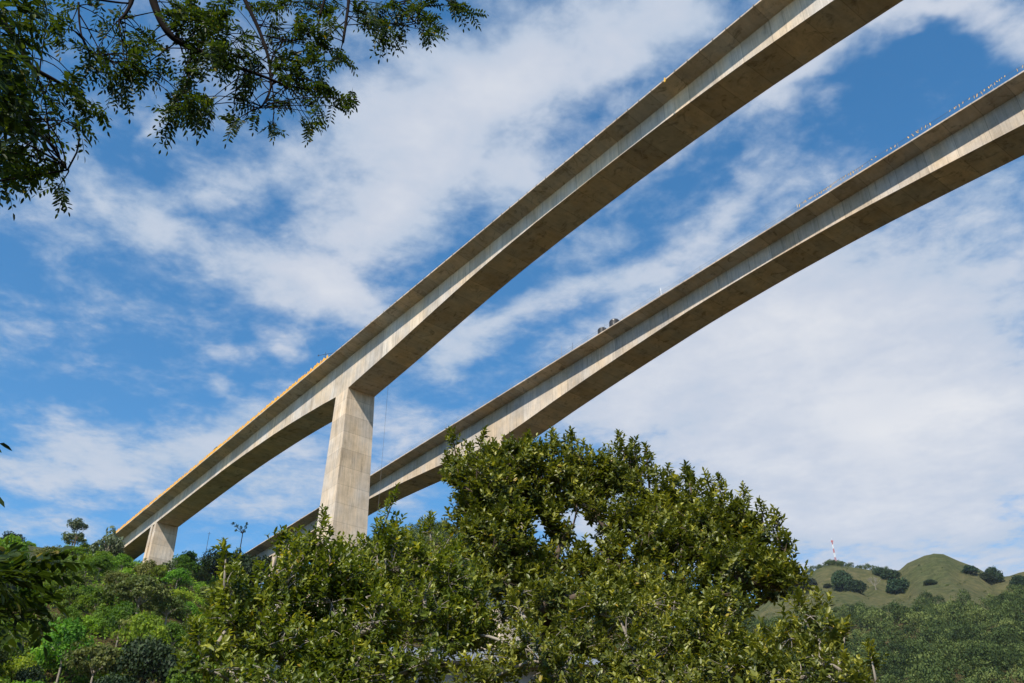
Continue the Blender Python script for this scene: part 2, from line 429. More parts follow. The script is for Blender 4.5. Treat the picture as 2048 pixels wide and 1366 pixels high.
# ---------------------------------------------------------------- terrain
KD = np.array([0, 15, 30, 60, 100, 150, 200, 260, 320, 400, 550, 700, 1000, 1200, 1400, 1700, 2500, 6000], float)
LEFT = [-1.6, -1.6, -2, -1, 8, 25, 47, 77, 100, 103, 92, 90, 95, 110, 120, 120, 100, 60]
def ridge_row(h1400, h1200=None, mid=1.0):
    h12 = h1200 if h1200 is not None else 345
    return [-1.6, -1.6, -2, -4, -5, -3, 2, 12, 28, 55, 105, 152, 268, h12, h1400, h1400 * .90, 200, 80]
def hz(el): return math.tan(math.radians(el)) * 1400
TABLE = [
    (-180, [-1.6, -1.6, -1.6, 0, 4, 10, 16, 24, 32, 40, 55, 60, 70, 80, 90, 90, 80, 60]),
    (-60, [-1.6, -1.6, -2, -1, 6, 18, 32, 50, 68, 80, 85, 80, 80, 90, 100, 100, 90, 60]),
    (-30, LEFT), (-20, LEFT),
    (-16, [-1.6, -1.6, -2, -2, 4, 18, 38, 66, 95, 100, 110, 150, 160, 150, 150, 140, 120, 60]),
    (-13, [-1.6, -1.6, -2, -3, -2, 5, 20, 42, 70, 90, 150, 200, 210, 200, 180, 160, 120, 60]),
    (-9.0, [-1.6, -1.6, -2, -4, -5, -2, 4, 18, 35, 80, 165, 247, 260, 240, 200, 180, 140, 60]),
    (-5, [-1.6, -1.6, -2, -4, -5, -3, 2, 12, 28, 80, 168, 262, 270, 240, 200, 180, 140, 60]),
    (0, [-1.6, -1.6, -2, -4, -5, -3, 2, 12, 28, 70, 160, 240, 255, 240, 220, 200, 140, 60]),
    (6, [-1.6, -1.6, -2, -4, -5, -3, 2, 12, 28, 60, 120, 185, 250, 280, 290, 260, 200, 80]),
    (12, ridge_row(hz(15.2), 300)),
    (14.3, ridge_row(hz(15.9), 310)), (16.2, ridge_row(hz(16.7), 325)), (17.46, ridge_row(hz(17.25), 338)),
    (18.66, ridge_row(hz(17.62), 350)), (19.41, ridge_row(hz(17.8), 354)), (20.0, ridge_row(hz(17.6), 350)), (20.9, ridge_row(hz(17.35), 345)),
    (22.2, ridge_row(hz(17.0), 335)), (22.9, ridge_row(hz(17.05), 336)), (23.63, ridge_row(hz(17.34), 345)), (24.4, ridge_row(hz(17.58), 352)),
    (25.2, ridge_row(hz(17.58), 352)), (26.0, ridge_row(hz(17.2), 345)), (26.68, ridge_row(hz(16.78), 335)), (27.56, ridge_row(hz(16.2), 322)),
    (28.3, ridge_row(hz(15.95), 315)), (29.25, ridge_row(hz(16.1), 315)), (31.9, ridge_row(hz(16.65), 325)), (34.5, ridge_row(hz(16.2), 320)),
    (45, ridge_row(hz(13), 270)), (70, ridge_row(hz(8), 180)),
    (100, [-1.6, -1.6, -2, -1, 2, 10, 24, 44, 70, 85, 90, 95, 110, 120, 130, 130, 110, 60]),
    (126, LEFT), (150, [-1.6, -1.6, -2, -1, 8, 20, 34, 50, 70, 80, 85, 80, 80, 90, 100, 100, 90, 60]),
    (180, [-1.6, -1.6, -1.6, 0, 4, 10, 16, 24, 32, 40, 55, 60, 70, 80, 90, 90, 80, 60]),
]
T_AZ = np.array([t[0] for t in TABLE], float); T_H = np.array([t[1] for t in TABLE], float)
def _bump(x, y):
    "gentle deterministic relief"
    return (np.sin(x * .021 + 1.3) * np.sin(y * .017 - .6) + .6 * np.sin(x * .047 - y * .031) + .4 * np.sin(x * .09 + y * .11 + 2)
            + .25 * np.sin(x * .21 - y * .17))
def height(x, y):
    x = np.asarray(x, float); y = np.asarray(y, float)
    D = np.hypot(x, y); A = np.degrees(np.arctan2(x, y))
    j = np.clip(np.searchsorted(T_AZ, A) - 1, 0, len(T_AZ) - 2)
    t = np.clip((A - T_AZ[j]) / (T_AZ[j + 1] - T_AZ[j]), 0, 1); t = t * t * (3 - 2 * t)
    k = np.clip(np.searchsorted(KD, D) - 1, 0, len(KD) - 2)
    u = np.clip((D - KD[k]) / (KD[k + 1] - KD[k]), 0, 1)
    # Catmull-Rom along the distance keeps crests rounded
    def h(row, k, u):
        k0 = np.clip(k - 1, 0, len(KD) - 1); k3 = np.clip(k + 2, 0, len(KD) - 1)
        p0, p1, p2, p3 = T_H[row, k0], T_H[row, k], T_H[row, k + 1], T_H[row, k3]
        d = KD[k + 1] - KD[k]
        m1 = (p2 - p0) / np.maximum(KD[k + 1] - KD[k0], 1e-6) * d; m2 = (p3 - p1) / np.maximum(KD[k3] - KD[k], 1e-6) * d
        return (2 * u**3 - 3 * u**2 + 1) * p1 + (u**3 - 2 * u**2 + u) * m1 + (-2 * u**3 + 3 * u**2) * p2 + (u**3 - u**2) * m2
    H = h(j, k, u) * (1 - t) + h(j + 1, k, u) * t
    amp = np.clip((D - 40) / 200, 0, 1) * 1.6 + np.clip((D - 500) / 500, 0, 1) * 1.5
    far = np.clip((D - 900) / 300, 0, 1)
    gul = 1 - np.abs(np.sin(A * 1.9 + np.sin(D * .011) * .9)) ; gul2 = 1 - np.abs(np.sin(A * 4.7 + 1.0 + np.sin(D * .017)))
    crest = np.clip((1395 - D) / 120, 0, 1)
    return H + _bump(x, y) * amp * (1 - .6 * far) - far * crest * (9 * gul ** 3 + 4 * gul2 ** 3)
azs = np.unique(np.concatenate([np.arange(-180, -40, 4.0), np.arange(-40, 40, .5), np.arange(40, 180.1, 4.0)]))
rs = np.concatenate([[0.01], np.geomspace(4, 60, 14), np.arange(70, 460, 10.0), np.arange(480, 1800, 25.0), np.geomspace(1850, 9000, 14)])
AA, RR = np.meshgrid(np.radians(azs[:-1]), rs, indexing='ij')
gx, gy = RR * np.sin(AA), RR * np.cos(AA)
gz = height(gx, gy)
na, nr = AA.shape
ii, jj = np.meshgrid(np.arange(na), np.arange(nr - 1), indexing='ij')
i2 = (ii + 1) % na
F = np.stack([ii * nr + jj, ii * nr + jj + 1, i2 * nr + jj + 1, i2 * nr + jj], -1).reshape(-1, 4)
def wood_limit(a):
    "distance at which the far wood gives way to pasture, by azimuth in degrees"
    return 1018 + 36 * np.sin(a * 1.1) + 22 * np.sin(a * 3.7) + np.where(a > 28, 10, 0) - np.where(a < 18, 25, 0) - np.where((a > 21.5) & (a < 27), 35, 0)
gA = np.degrees(AA); pasture = np.where((gA > 6) & (gA < 45), (RR > wood_limit(gA) - 25) * 1.0, np.where((gA < -24) & (gA > -60), (RR > 235) * 1.0, 0.0))
pasture = np.where((gA > 19.3) & (gA < 21.3) & (RR > 390) & (RR < 530), 1.0, pasture)
ground = link('ground', mesh_np('ground', np.stack([gx, gy, gz], -1).reshape(-1, 3), F, tint=pasture.reshape(-1, 1), smooth=True), mat=M['ground'])
tag(ground, kind='structure')

# ---------------------------------------------------------------- the two bridges
def zprof(tab, s):
    return float(np.interp(s, [t[0] for t in tab], [t[1] for t in tab]))
W_WING, W_BOX = 3.013, 6.558
HALF = [(81, 103.35), (95, 103.2), (105, 102.85), (113, 102.4), (122, 101.65), (132, 100.7), (140, 99.9), (147, 99.3), (153, 98.85), (158.45, 98.4)]
PROF1 = sorted([(162.25 - s, z) for s, z in HALF] + HALF + [(-1.5, 98.4), (163.8, 98.4), (170, 99.2), (179, 100.15), (187, 100.9), (196, 101.5), (212, 102.3),
        (225, 102.65), (240, 102.7), (271, 102.6), (320, 102.6), (-20, 100.3), (-35, 101.7), (-60, 102.6), (-300, 102.6)])
HALF2 = [(77, 100.65), (88, 100.5), (97, 100.25), (111.7, 99.35), (123.6, 98.55), (129.6, 98.05), (134.5, 97.65), (146.3, 96.45), (153.2, 95.9)]
PROF2 = sorted([(154 - s, z) for s, z in HALF2] + HALF2 + [(-4.5, 95.9), (158.5, 95.9), (165, 96.6), (174.2, 97.7), (180.6, 98.25), (197.4, 99.5), (206, 100.0),
        (218, 100.5), (235, 100.6), (320, 100.6), (-22, 97.8), (-40, 99.3), (-65, 100.4), (-300, 100.6)])
S0, S1 = -300.0, 318.0
def girder_mesh(n0, n1, ztop, prof):
    ss = np.unique(np.concatenate([np.arange(S0, S1 + .1, 5.0), [S1], [-1.5, 3.8, 158.45, 163.8] if prof is PROF1 else [-4.5, .8, 153.2, 158.5]]))
    V = []
    for s in ss:
        zb = zprof(prof, s); V += [(n0, s, ztop), (n0, s, zb), (n1, s, zb), (n1, s, ztop)]
    F = []; mi = []
    for i in range(len(ss) - 1):
        a = 4 * i; b = a + 4
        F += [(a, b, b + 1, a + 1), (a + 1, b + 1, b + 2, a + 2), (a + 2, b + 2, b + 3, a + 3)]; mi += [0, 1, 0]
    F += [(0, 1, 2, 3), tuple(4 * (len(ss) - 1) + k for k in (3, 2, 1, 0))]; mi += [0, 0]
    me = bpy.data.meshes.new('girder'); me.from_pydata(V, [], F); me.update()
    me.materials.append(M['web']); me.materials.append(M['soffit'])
    me.polygons.foreach_set('material_index', mi)
    return me
def deck_mesh(a, h, t):
    W = 2 * W_WING + W_BOX
    prof = [(a, h), (a + W_WING, h - t), (a + W_WING + W_BOX, h - t), (a + W, h), (a + W, h + .26), (a + W * .5, h + .34), (a, h + .26)]
    ss = np.append(np.arange(S0, S1, 10.0), S1); V = []; F = []; mi = []
    k = len(prof)
    for s in ss: V += [(x, s, z) for x, z in prof]
    for i in range(len(ss) - 1):
        for j in range(k):
            p, q = i * k + j, i * k + (j + 1) % k
            F.append((p, p + k, q + k, q)); mi.append(0)
    F += [tuple(range(k)), tuple(len(V) - k + j for j in range(k))[::-1]]; mi += [0, 0]
    me = bpy.data.meshes.new('deck_slab'); me.from_pydata(V, [], F); me.update()
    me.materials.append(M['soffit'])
    return me
def pier_mesh(n0, n1, s0, s1, ztop, zbot, kn=.019, ks=.026, slot=None):
    mb = MB()
    dz = ztop - zbot
    def leaf(sa, sb, ia, ib, extra=0.0):
        a = [(n0 + extra, sa, ztop), (n1 - extra, sa, ztop), (n1 - extra, sb, ztop), (n0 + extra, sb, ztop)]
        b = [(n0 + extra - kn * dz, sa - ks * dz * ia, zbot), (n1 - extra + kn * dz, sa - ks * dz * ia, zbot),
             (n1 - extra + kn * dz, sb + ks * dz * ib, zbot), (n0 + extra - kn * dz, sb + ks * dz * ib, zbot)]
        mb.add(a + b, [(0, 1, 2, 3), (7, 6, 5, 4), (0, 4, 5, 1), (1, 5, 6, 2), (2, 6, 7, 3), (3, 7, 4, 0)])
    if slot is None: leaf(s0, s1, 1, 1)
    else:
        leaf(s0, slot[0], 1, 0); leaf(slot[1], s1, 0, 1); leaf(slot[0], slot[1], 0, 0, .9)
    return mb.mesh('pier')
def bridge(name, a, h, t, prof, piers, label):
    root = empty(name, tuple(N_DIR * (a + 6) + S_DIR * 160), AL)
    tag(root, label, 'bridge')
    off = (-(a + 6), -160.0, 0)
    nw = a + W_WING
    g = link('girder', girder_mesh(nw, nw + W_BOX, h - t + .004, prof), root, loc=off)
    d = link('deck_slab', deck_mesh(a, h, t), root, loc=off)
    for s0, s1, slot in piers:
        c = N_DIR * (nw + 3.3) + S_DIR * (s0 + s1) / 2
        zb = float(height(c[0], c[1])) - 6
        link('pier', pier_mesh(nw + .004, nw + W_BOX - .004, s0, s1, zprof(prof, (s0 + s1) / 2), min(zb, zprof(prof, s0) - 8), slot=slot), root, M['pier'], loc=off)
    return root
A1, H1 = 78.0, 107.015
A2, H2 = 115.408, 104.491
bridge('bridge', A1, H1, .543, PROF1, [(158.45, 163.8, None), (-1.5, 3.8, None), (271.5, 276.3, (273.2, 274.7)), (-112, -107, (-110.3, -108.7)), (-222, -217, None)],
       'nearer concrete girder bridge with orange netting on its deck and the tall pier in view')
bridge('bridge', A2, H2, .543, PROF2, [(153.2, 158.5, None), (-4.5, .8, None), (266, 271, (267.7, 269.2)), (-112, -107, (-110.3, -108.7)), (-222, -217, None)],
       'farther concrete girder bridge passing behind the tallest tree, two black tanks on its deck')

def on_deck(a, off, s, h): return N_DIR * (a + off) + S_DIR * s + np.array([0, 0, h])

# short formwork ties left standing along the bare part of the near bridge's edge
near_bridge = bpy.data.objects['bridge']; rng = random.Random(3)
for i in range(60):
    s_ = 18 + i * 2.45 + rng.uniform(-.1, .1)
    p = MB(); p.box(A1 - .05, A1 + .0, s_, s_ + .16, H1 + .05, H1 + .262 + rng.uniform(.08, .2)); o = p.build('formwork_tie', M['rope'], near_bridge)
    o.location = (-(A1 + 6), -160.0, 0)

# orange netting fence along the near bridge
def local_mesh_object(name, mb, mat, parent): return mb.build(name, mat, parent)
rng = random.Random(4)
fs0, fs1 = 164.5, 312.0
root = empty('safety_fence', tuple(on_deck(A1, .12, fs0, H1 + .26)), AL)
tag(root, 'long orange and yellow netting fence along the deck edge of the nearer bridge', 'fence')
nspan = 98; step = (fs1 - fs0) / nspan
panel = MB(); tops = [rng.uniform(.45, .95) if q % 2 else rng.uniform(.8, 1.2) for q in range(nspan * 2 + 1)]
for i in range(nspan * 2):
    y0 = i * step / 2; y1 = (i + 1) * step / 2
    top0, top1 = tops[i], tops[i + 1]
    b0 = .04 * math.sin(i * 1.7); b1 = .04 * math.sin((i + 1) * 1.7)
    panel.add([(b0, y0, .05), (b1, y1, .05), (b1 * 2, y1, top1), (b0 * 2, y0, top0), (b0 + .02, y0, .05), (b1 + .02, y1, .05), (b1 * 2 + .02, y1, top1), (b0 * 2 + .02, y0, top0)],
              [(0, 3, 2, 1), (4, 5, 6, 7), (0, 1, 5, 4), (3, 7, 6, 2)])
panel.build('netting', M['orange'], root)
for i in range(nspan + 1):
    p = MB(); hgt = 1.15 + rng.random() * .35
    w = .05
    p.box(.06, .06 + .05, i * step - w / 2, i * step + w / 2, -.004, hgt)
    # a flap of yellow netting tied to the post
    fw = .2 + rng.random() * .5; fh = .35 + rng.random() * .75
    p.add([(.02, i * step - fw, .15), (.02, i * step + fw * .6, .12), (-.04, i * step + fw * .4, fh + .2), (-.03, i * step - fw * .5, fh + .12),
           (.04, i * step - fw, .15), (.04, i * step + fw * .6, .12), (-.02, i * step + fw * .4, fh + .2), (-.01, i * step - fw * .5, fh + .12)],
          [(0, 3, 2, 1), (4, 5, 6, 7), (0, 1, 5, 4), (1, 2, 6, 5), (2, 3, 7, 6), (3, 0, 4, 7)])
    p.build('post', M['yellow'], root)

# the dark pole with a crossbar at the end of the netting, and the dark-hooded machine farther along
root = empty('crossbar_pole', tuple(on_deck(A1, .6, 166.5, H1 + .27)), AL)
tag(root, 'dark thin pole with a level crossbar at the near end of the orange netting', 'pole')
p = MB(); p.cyl(0, 0, 0, 3.0, .05, .04, 8); p.build('pole', M['dark_steel'], root)
p = MB(); p.tube([(-1.0, 1.5, 2.4), (1.0, -1.5, 2.4)], .05, 6); p.tube([(-1.0, 1.5, 2.25), (-1.0, 1.5, 2.6)], .1, 6); p.build('crossbar', M['dark_steel'], root)
root = empty('generator', tuple(on_deck(A1, .9, 226.3, H1 + .27)), AL)
tag(root, 'small yellow machine with a dark hood on the nearer bridge deck behind the orange netting', 'machine')
p = MB(); p.box(-.5, .5, -1.2, 1.2, .35, 1.35); p.build('body', M['yellow'], root)
p = MB(); p.add([(-.55, -1.25, 1.353), (.55, -1.25, 1.353), (.55, 1.0, 1.353), (-.55, 1.0, 1.353), (-.35, -.9, 1.85), (.35, -.9, 1.85), (.35, .5, 1.85), (-.35, .5, 1.85)],
                [(0, 3, 2, 1), (4, 5, 6, 7), (0, 1, 5, 4), (1, 2, 6, 5), (2, 3, 7, 6), (3, 0, 4, 7)]); p.build('hood', M['dark_steel'], root)
for sy in (-.8, .8):
    for sx in (-.5, .5):
        p = MB(); p.tube([(sx - .08, sy, .3), (sx + .08, sy, .3)], .3, 14); p.build('wheel', M['dark_steel'], root)
root = empty('warning_flag', tuple(on_deck(A1, -.02, 61.7, H1 + .1)), AL)
tag(root, 'tiny yellow strip hanging from the bare deck edge of the nearer bridge', 'flag')
p = MB(); p.box(-.06, -.03, -.12, .12, -.55, .35); p.build('strip', M['yellow'], root)

# the hanging plumb cable
c0 = on_deck(A1, W_WING * 1.05 + W_BOX, 153.6, zprof(PROF1, 153.6)); zb = float(height(c0[0], c0[1]))
c0 = N_DIR * (A1 + W_WING + W_BOX + .35) + S_DIR * 153.6
p = MB(); p.tube([tuple(c0 + np.array([0, 0, z])) for z in np.linspace(H1 - .5, zb, 12)], .024, 5)
o = p.build('hanging_cable', M['rope']); tag(o, 'thin dark cable hanging straight down beside the tall pier', 'cable')

# railing of posts and wires along the far bridge
root = empty('cable_railing', tuple(on_deck(A2, .15, 0, H2 + .26)), AL)
tag(root, 'thin wire railing on slender posts along the deck edge of the farther bridge', 'railing')
wire = MB()
for zz, sag in ((1.05, .10), (.6, .08)):
    pts = []
    for i in range(47):
        y = -10 + i * 5.2
        for q in range(4):
            f = q / 4; pts.append((0, y + f * 5.2, zz - sag * 4 * f * (1 - f)))
    wire.tube(pts, .018, 4)
wire.build('wire', M['rope'], root)
rng = random.Random(8)
for i in range(48):
    p = MB(); hgt = 1.1 + (rng.random() < .15) * .5
    p.cyl(.0, -10 + i * 5.2, -.004, hgt, .03, .03, 6); p.build('post', M['steel'], root)
# fluttering yellow ribbons tied in runs to a rope
root = empty('ribbon_line', tuple(on_deck(A2, .1, 0, H2 + .26)), AL)
tag(root, 'rope hung with small fluttering yellow ribbons above the upper right edge of the farther bridge', 'bunting')
rope = MB(); rope.tube([(0, y, 1.08 + .1 * math.sin(y * .9)) for y in np.arange(-6, 68, 1.0)], .014, 4); rope.build('rope', M['rope'], root)
runs = [(20, 28, .62), (29.5, 35, .5), (36, 38.5, .5), (41.5, 45.5, .55), (47.5, 49, .7), (51, 52, 1.2), (53.5, 66.3, .42), (-6, 18, .6)]
nrb = 0
for a_, b_, st in runs:
    y = a_
    while y < b_ and nrb < 98:
        z = 1.08 + .1 * math.sin(y * .9); L_ = .20 + rng.random() * .38; dx = rng.uniform(-.15, .15); dy = rng.uniform(-.18, .22); w = .06 + rng.random() * .07
        rb = MB(); rb.add([(0, y, z), (0, y + w, z), (dx, y + w + dy, z - L_), (dx, y + dy, z - L_ * .95), (.01, y, z), (.01, y + w, z), (dx + .01, y + w + dy, z - L_), (dx + .01, y + dy, z - L_ * .95)],
               [(0, 3, 2, 1), (4, 5, 6, 7), (0, 1, 5, 4), (1, 2, 6, 5), (2, 3, 7, 6), (3, 0, 4, 7)])
        rb.build('ribbon', M['yellow'], root); nrb += 1
        y += st * (.6 + .8 * rng.random())
# single poles on the farther deck
for s, hgt, r, mat, label in ((99.0, 1.9, .07, 'white', 'short white post standing on the deck edge of the farther bridge'),
                              (128.6, 2.9, .04, 'steel', 'tallest of the two bare rods above the farther bridge, left one'),
                              (125.0, 2.1, .035, 'dark_steel', 'shorter of the two bare rods above the farther bridge, right one'),
                              (66.6, 1.7, .05, 'steel', 'grey post where the yellow ribbons begin on the farther bridge')):
    root = empty('deck_post', tuple(on_deck(A2, .35, s, H2 + .262)), AL); tag(root, label, 'post')
    p = MB(); p.cyl(0, 0, 0, hgt, r, r * .8, 8); p.build('shaft', M[mat], root)
    p = MB(); p.box(-.14, .14, -.14, .14, 0, .05); p.build('base_plate', M[mat], root)
# two ribbed water tanks
for s, n_, r, hgt, label in ((117.0, 1.6, 1.0, 2.15, 'left and lower-looking of two black ribbed water tanks on the farther bridge'),
                             (113.6, 1.9, 1.15, 2.6, 'right and larger of two black ribbed water tanks on the farther bridge')):
    root = empty('water_tank', tuple(on_deck(A2, n_, s, H2 + .30)), AL); tag(root, label, 'water tank', 'black tanks on the farther bridge')
    prof = [(r * .96, 0)]
    for k in range(6):
        z0 = hgt * (.06 + k * .13); prof += [(r * .96, z0), (r, z0 + .04), (r, z0 + .14), (r * .96, z0 + .18)]
    prof += [(r * .94, hgt * .84), (r * .78, hgt * .93), (r * .4, hgt * .985), (r * .28, hgt)]
    p = MB(); p.lathe(0, 0, prof, 28); p.build('body', M['tank'], root, smooth=False)
    p = MB(); p.lathe(0, 0, [(r * .30, hgt - .03), (r * .30, hgt + .08), (r * .2, hgt + .12)], 18); p.build('lid', M['tank'], root)

# ---------------------------------------------------------------- vegetation helpers
def unit(a): return a / (np.linalg.norm(a, axis=-1, keepdims=True) + 1e-9)
def leaf_cards(P, D, Nn, L, W, fold=.18, droop=.12, simple=False):
    n = len(P); D = unit(D); S = unit(np.cross(D, Nn)); Nn = np.cross(S, D)
    L = np.broadcast_to(np.asarray(L, float), (n,))[:, None]; W = np.broadcast_to(np.asarray(W, float), (n,))[:, None]
    if simple:
        V = np.stack([P, P + D * L * .5 - S * W * .5, P + D * L - Nn * L * droop, P + D * L * .5 + S * W * .5], 1)
        F = (np.arange(n) * 4)[:, None] + np.array([[0, 1, 2, 3]])
        return V.reshape(-1, 3), F, 4
    up = Nn * W * fold
    a = P; tip = P + D * L - Nn * L * droop
    l1 = P + D * L * .30 - S * W * .48 + up; l2 = P + D * L * .70 - S * W * .40 + up * .8 - Nn * L * droop * .4
    r1 = P + D * L * .30 + S * W * .48 + up; r2 = P + D * L * .70 + S * W * .40 + up * .8 - Nn * L * droop * .4
    V = np.stack([a, l1, l2, tip, r2, r1], 1)
    b = (np.arange(n) * 6)[:, None]
    F = np.concatenate([b + np.array([[0, 1, 2, 3]]), b + np.array([[0, 3, 4, 5]])], 1).reshape(-1, 4)
    return V.reshape(-1, 3), F, 6
def shoots(rg, base, d, length, K, leaf_len, leaf_w, tint0=.35):
    "leafy shoots: K leaves set spirally round each; returns leaf mesh arrays and tint"
    m = len(base); d = unit(d)
    a = unit(np.cross(d, rg.normal(size=(m, 3)))); b = np.cross(d, a)
    k = np.arange(K)[None, :]
    t = .12 + .88 * (k + rg.uniform(0, .6, (m, K))) / K
    ang = k * 2.39996 + rg.uniform(0, 6.28, (m, 1)) + rg.normal(0, .25, (m, K))
    rad = np.cos(ang)[..., None] * a[:, None] + np.sin(ang)[..., None] * b[:, None]
    open_ = np.radians(74 - 40 * t + rg.normal(0, 10, (m, K)))
    D = d[:, None] * np.cos(open_)[..., None] + rad * np.sin(open_)[..., None]
    Nn = d[:, None] * np.sin(open_)[..., None] - rad * np.cos(open_)[..., None] + rg.normal(0, .28, (m, K, 3)) + np.array([0, 0, .35])
    P = base[:, None] + d[:, None] * (t * length[:, None])[..., None]
    Ls = leaf_len * rg.uniform(.75, 1.15, (m, 1)) * rg.uniform(.55, 1.25, (m, K)) * (1.1 - .3 * t)
    V, F, pv = leaf_cards(P.reshape(-1, 3), D.reshape(-1, 3), Nn.reshape(-1, 3), Ls.ravel(), Ls.ravel() * leaf_w)
    sh = rg.normal(0, .12, (m, 1))
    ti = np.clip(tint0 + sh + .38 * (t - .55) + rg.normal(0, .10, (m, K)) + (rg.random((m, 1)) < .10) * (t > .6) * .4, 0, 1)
    yl = (rg.random((m, K)) < .010).astype(float) * rg.uniform(.4, 1, (m, K))
    T = np.repeat(np.stack([ti.ravel(), yl.ravel()], 1), pv, 0)
    return V, F, T
def curve(p0, p1, sag, rg, n=6, wob=.05):
    p0 = np.asarray(p0, float); p1 = np.asarray(p1, float); L_ = np.linalg.norm(p1 - p0); pts = []
    off = rg.normal(0, wob * L_, 3)
    for i in range(n + 1):
        f = i / n
        pts.append(p0 + (p1 - p0) * f + off * 4 * f * (1 - f) * .5 + np.array([0, 0, sag * L_ * 4 * f * (1 - f)]) )
    return pts
def join(parts):
    V = []; F = []; T = []; o = 0
    for v, f, t in parts:
        V.append(v); F.append(f + o); T.append(t); o += len(v)
    return np.concatenate(V), np.concatenate(F), np.concatenate(T)

def broad_tree(name, label, foot, lobes, spikes, mat, bark, seed, dens=1.0, leaf_len=.105, tint0=.35, group=None, trunk_r=.16, fork=.45, fill=.8):
    """lobes: (px, py, rx_px, ry_px, horizontal distance).  Each becomes an ellipsoid of leafy shoots hung on its own limb."""
    rg = np.random.default_rng(seed)
    root = empty(name, foot); tag(root, label, 'tree', group)
    foot = np.array(foot, float); fork = foot + np.array([0, 0, (1.6 + fork)])
    wood = MB()
    parts = []
    wood.tube([np.zeros(3), (fork - foot) * .5 + rg.normal(0, .04, 3), fork - foot], [trunk_r * 1.25, trunk_r, trunk_r * .85], 10)
    # a second, deeper layer of foliage masses fills the crown's volume
    full = [(*l, 1.0) for l in lobes]
    for px, py, rx, ry, dh in lobes:
        for q in range(2):
            full.append((px + rg.normal(0, .35) * rx, py + abs(rg.normal(0, .45)) * ry + 6, rx * .85, ry * .8, dh + rg.uniform(.4, 1.6) * (1 if q == 0 else -.35), fill))
    L_ = []
    for px, py, rx, ry, dh, w_ in full:
        c = at(px, py, dh); mpp = np.linalg.norm(c) / math.hypot(FPX, math.hypot(px - 1024, py - 683))
        R = ray(px, py); right = unit(np.cross(R, [0, 0, 1])); upv = np.cross(right, R)
        L_.append((c, mpp, R, right, upv, np.array([rx * mpp, ry * mpp, .45 * (rx + ry) * mpp]), w_))
    order = sorted(range(len(L_)), key=lambda i: np.linalg.norm(L_[i][0] - fork))
    joints = [fork]; par = {}; load = {}
    for i in order:
        anc = L_[i][0] - L_[i][4] * L_[i][5][1] * .5
        js = np.array(joints); dd_ = np.linalg.norm(js - anc, axis=1) + .35 * np.linalg.norm(js - fork, axis=1)
        par[i] = int(np.argmin(dd_)); joints.append(anc); load[len(joints) - 1] = 1
    idx_of = {len(joints) - len(order) + n: i for n, i in enumerate(order)}
    for jn in range(len(joints) - 1, 0, -1):
        p_ = par[idx_of[jn]]; load[p_] = load.get(p_, 0) + load[jn]
    for jn in range(1, len(joints)):
        i = idx_of[jn]; c, mpp, R, right, upv, ax, w_ = L_[i]; p0 = joints[par[i]]
        rA = .011 * load[jn] ** .5 + .006; limb = curve(p0 - foot, joints[jn] - foot, rg.uniform(-.05, .08), rg, 6, .13)
        wood.tube(limb, list(np.linspace(rA * 1.1, rA * .8, len(limb))), 7)
        area = math.pi * ax[0] * ax[1]
        ns = int(90 * area * dens * w_) + 3
        q = unit(rg.normal(size=(ns, 3))) * (rg.random((ns, 1)) ** .40)
        base = c + (q[:, :1] * ax[0]) * right + (q[:, 1:2] * ax[1]) * upv + (q[:, 2:] * ax[2]) * R
        outw = unit(q[:, :1] * right + q[:, 1:2] * upv + q[:, 2:] * R)
        d = unit(outw * .75 + np.array([0, 0, .85]) + rg.normal(0, .33, (ns, 3)))
        ln = rg.uniform(.16, .38, ns)
        base = base - d * ln[:, None] * .6
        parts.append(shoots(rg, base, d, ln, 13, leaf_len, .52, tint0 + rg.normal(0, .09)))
        nn = max(3, int(area * 6))
        nodes = c + (unit(rg.normal(size=(nn, 3))) * .55) @ np.stack([right * ax[0], upv * ax[1], R * ax[2]])
        for nd_ in nodes:
            wood.tube(curve(limb[rg.integers(4, len(limb))], nd_ - foot, .05, rg, 4, .12), list(np.linspace(.011, .006, 5)), 5)
        idx = np.argmin(np.linalg.norm(base[:, None] - nodes[None], axis=2), 1)
        for k in range(0, ns, 3):
            wood.tube(curve(nodes[idx[k]] - foot, base[k] + d[k] * ln[k] * .5 - foot, .06, rg, 3, .06), [.006, .005, .004, .003], 4, cap=False)
    for px, py, dh, ln in spikes:              # tall leading shoots that stand above the crown
        b0 = at(px, py, dh); m = 5
        pos = []; dd = []; ll = []
        lead = unit(np.array([rg.normal(0, .12), rg.normal(0, .12), 1.0]))
        for k in range(9):
            f = k / 9
            pos.append(b0 - lead * ln * (1 - f)); a = rg.uniform(0, 6.28)
            dd.append(unit(lead * (.9 + f) + np.array([math.cos(a), math.sin(a), 0]) * (.8 - .6 * f))); ll.append(.30 - .12 * f)
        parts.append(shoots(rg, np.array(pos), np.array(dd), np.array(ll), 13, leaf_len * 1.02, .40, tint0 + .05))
        wood.tube([b0 - lead * ln * 1.8 - foot, b0 - lead * ln * .6 - foot, b0 - foot], [.022, .012, .005], 5)
    wood.build('trunk', bark, root, smooth=True)
    V, F, T = join(parts)
    link('crown', mesh_np('crown', V - foot, F, T), root, mat)
    return root

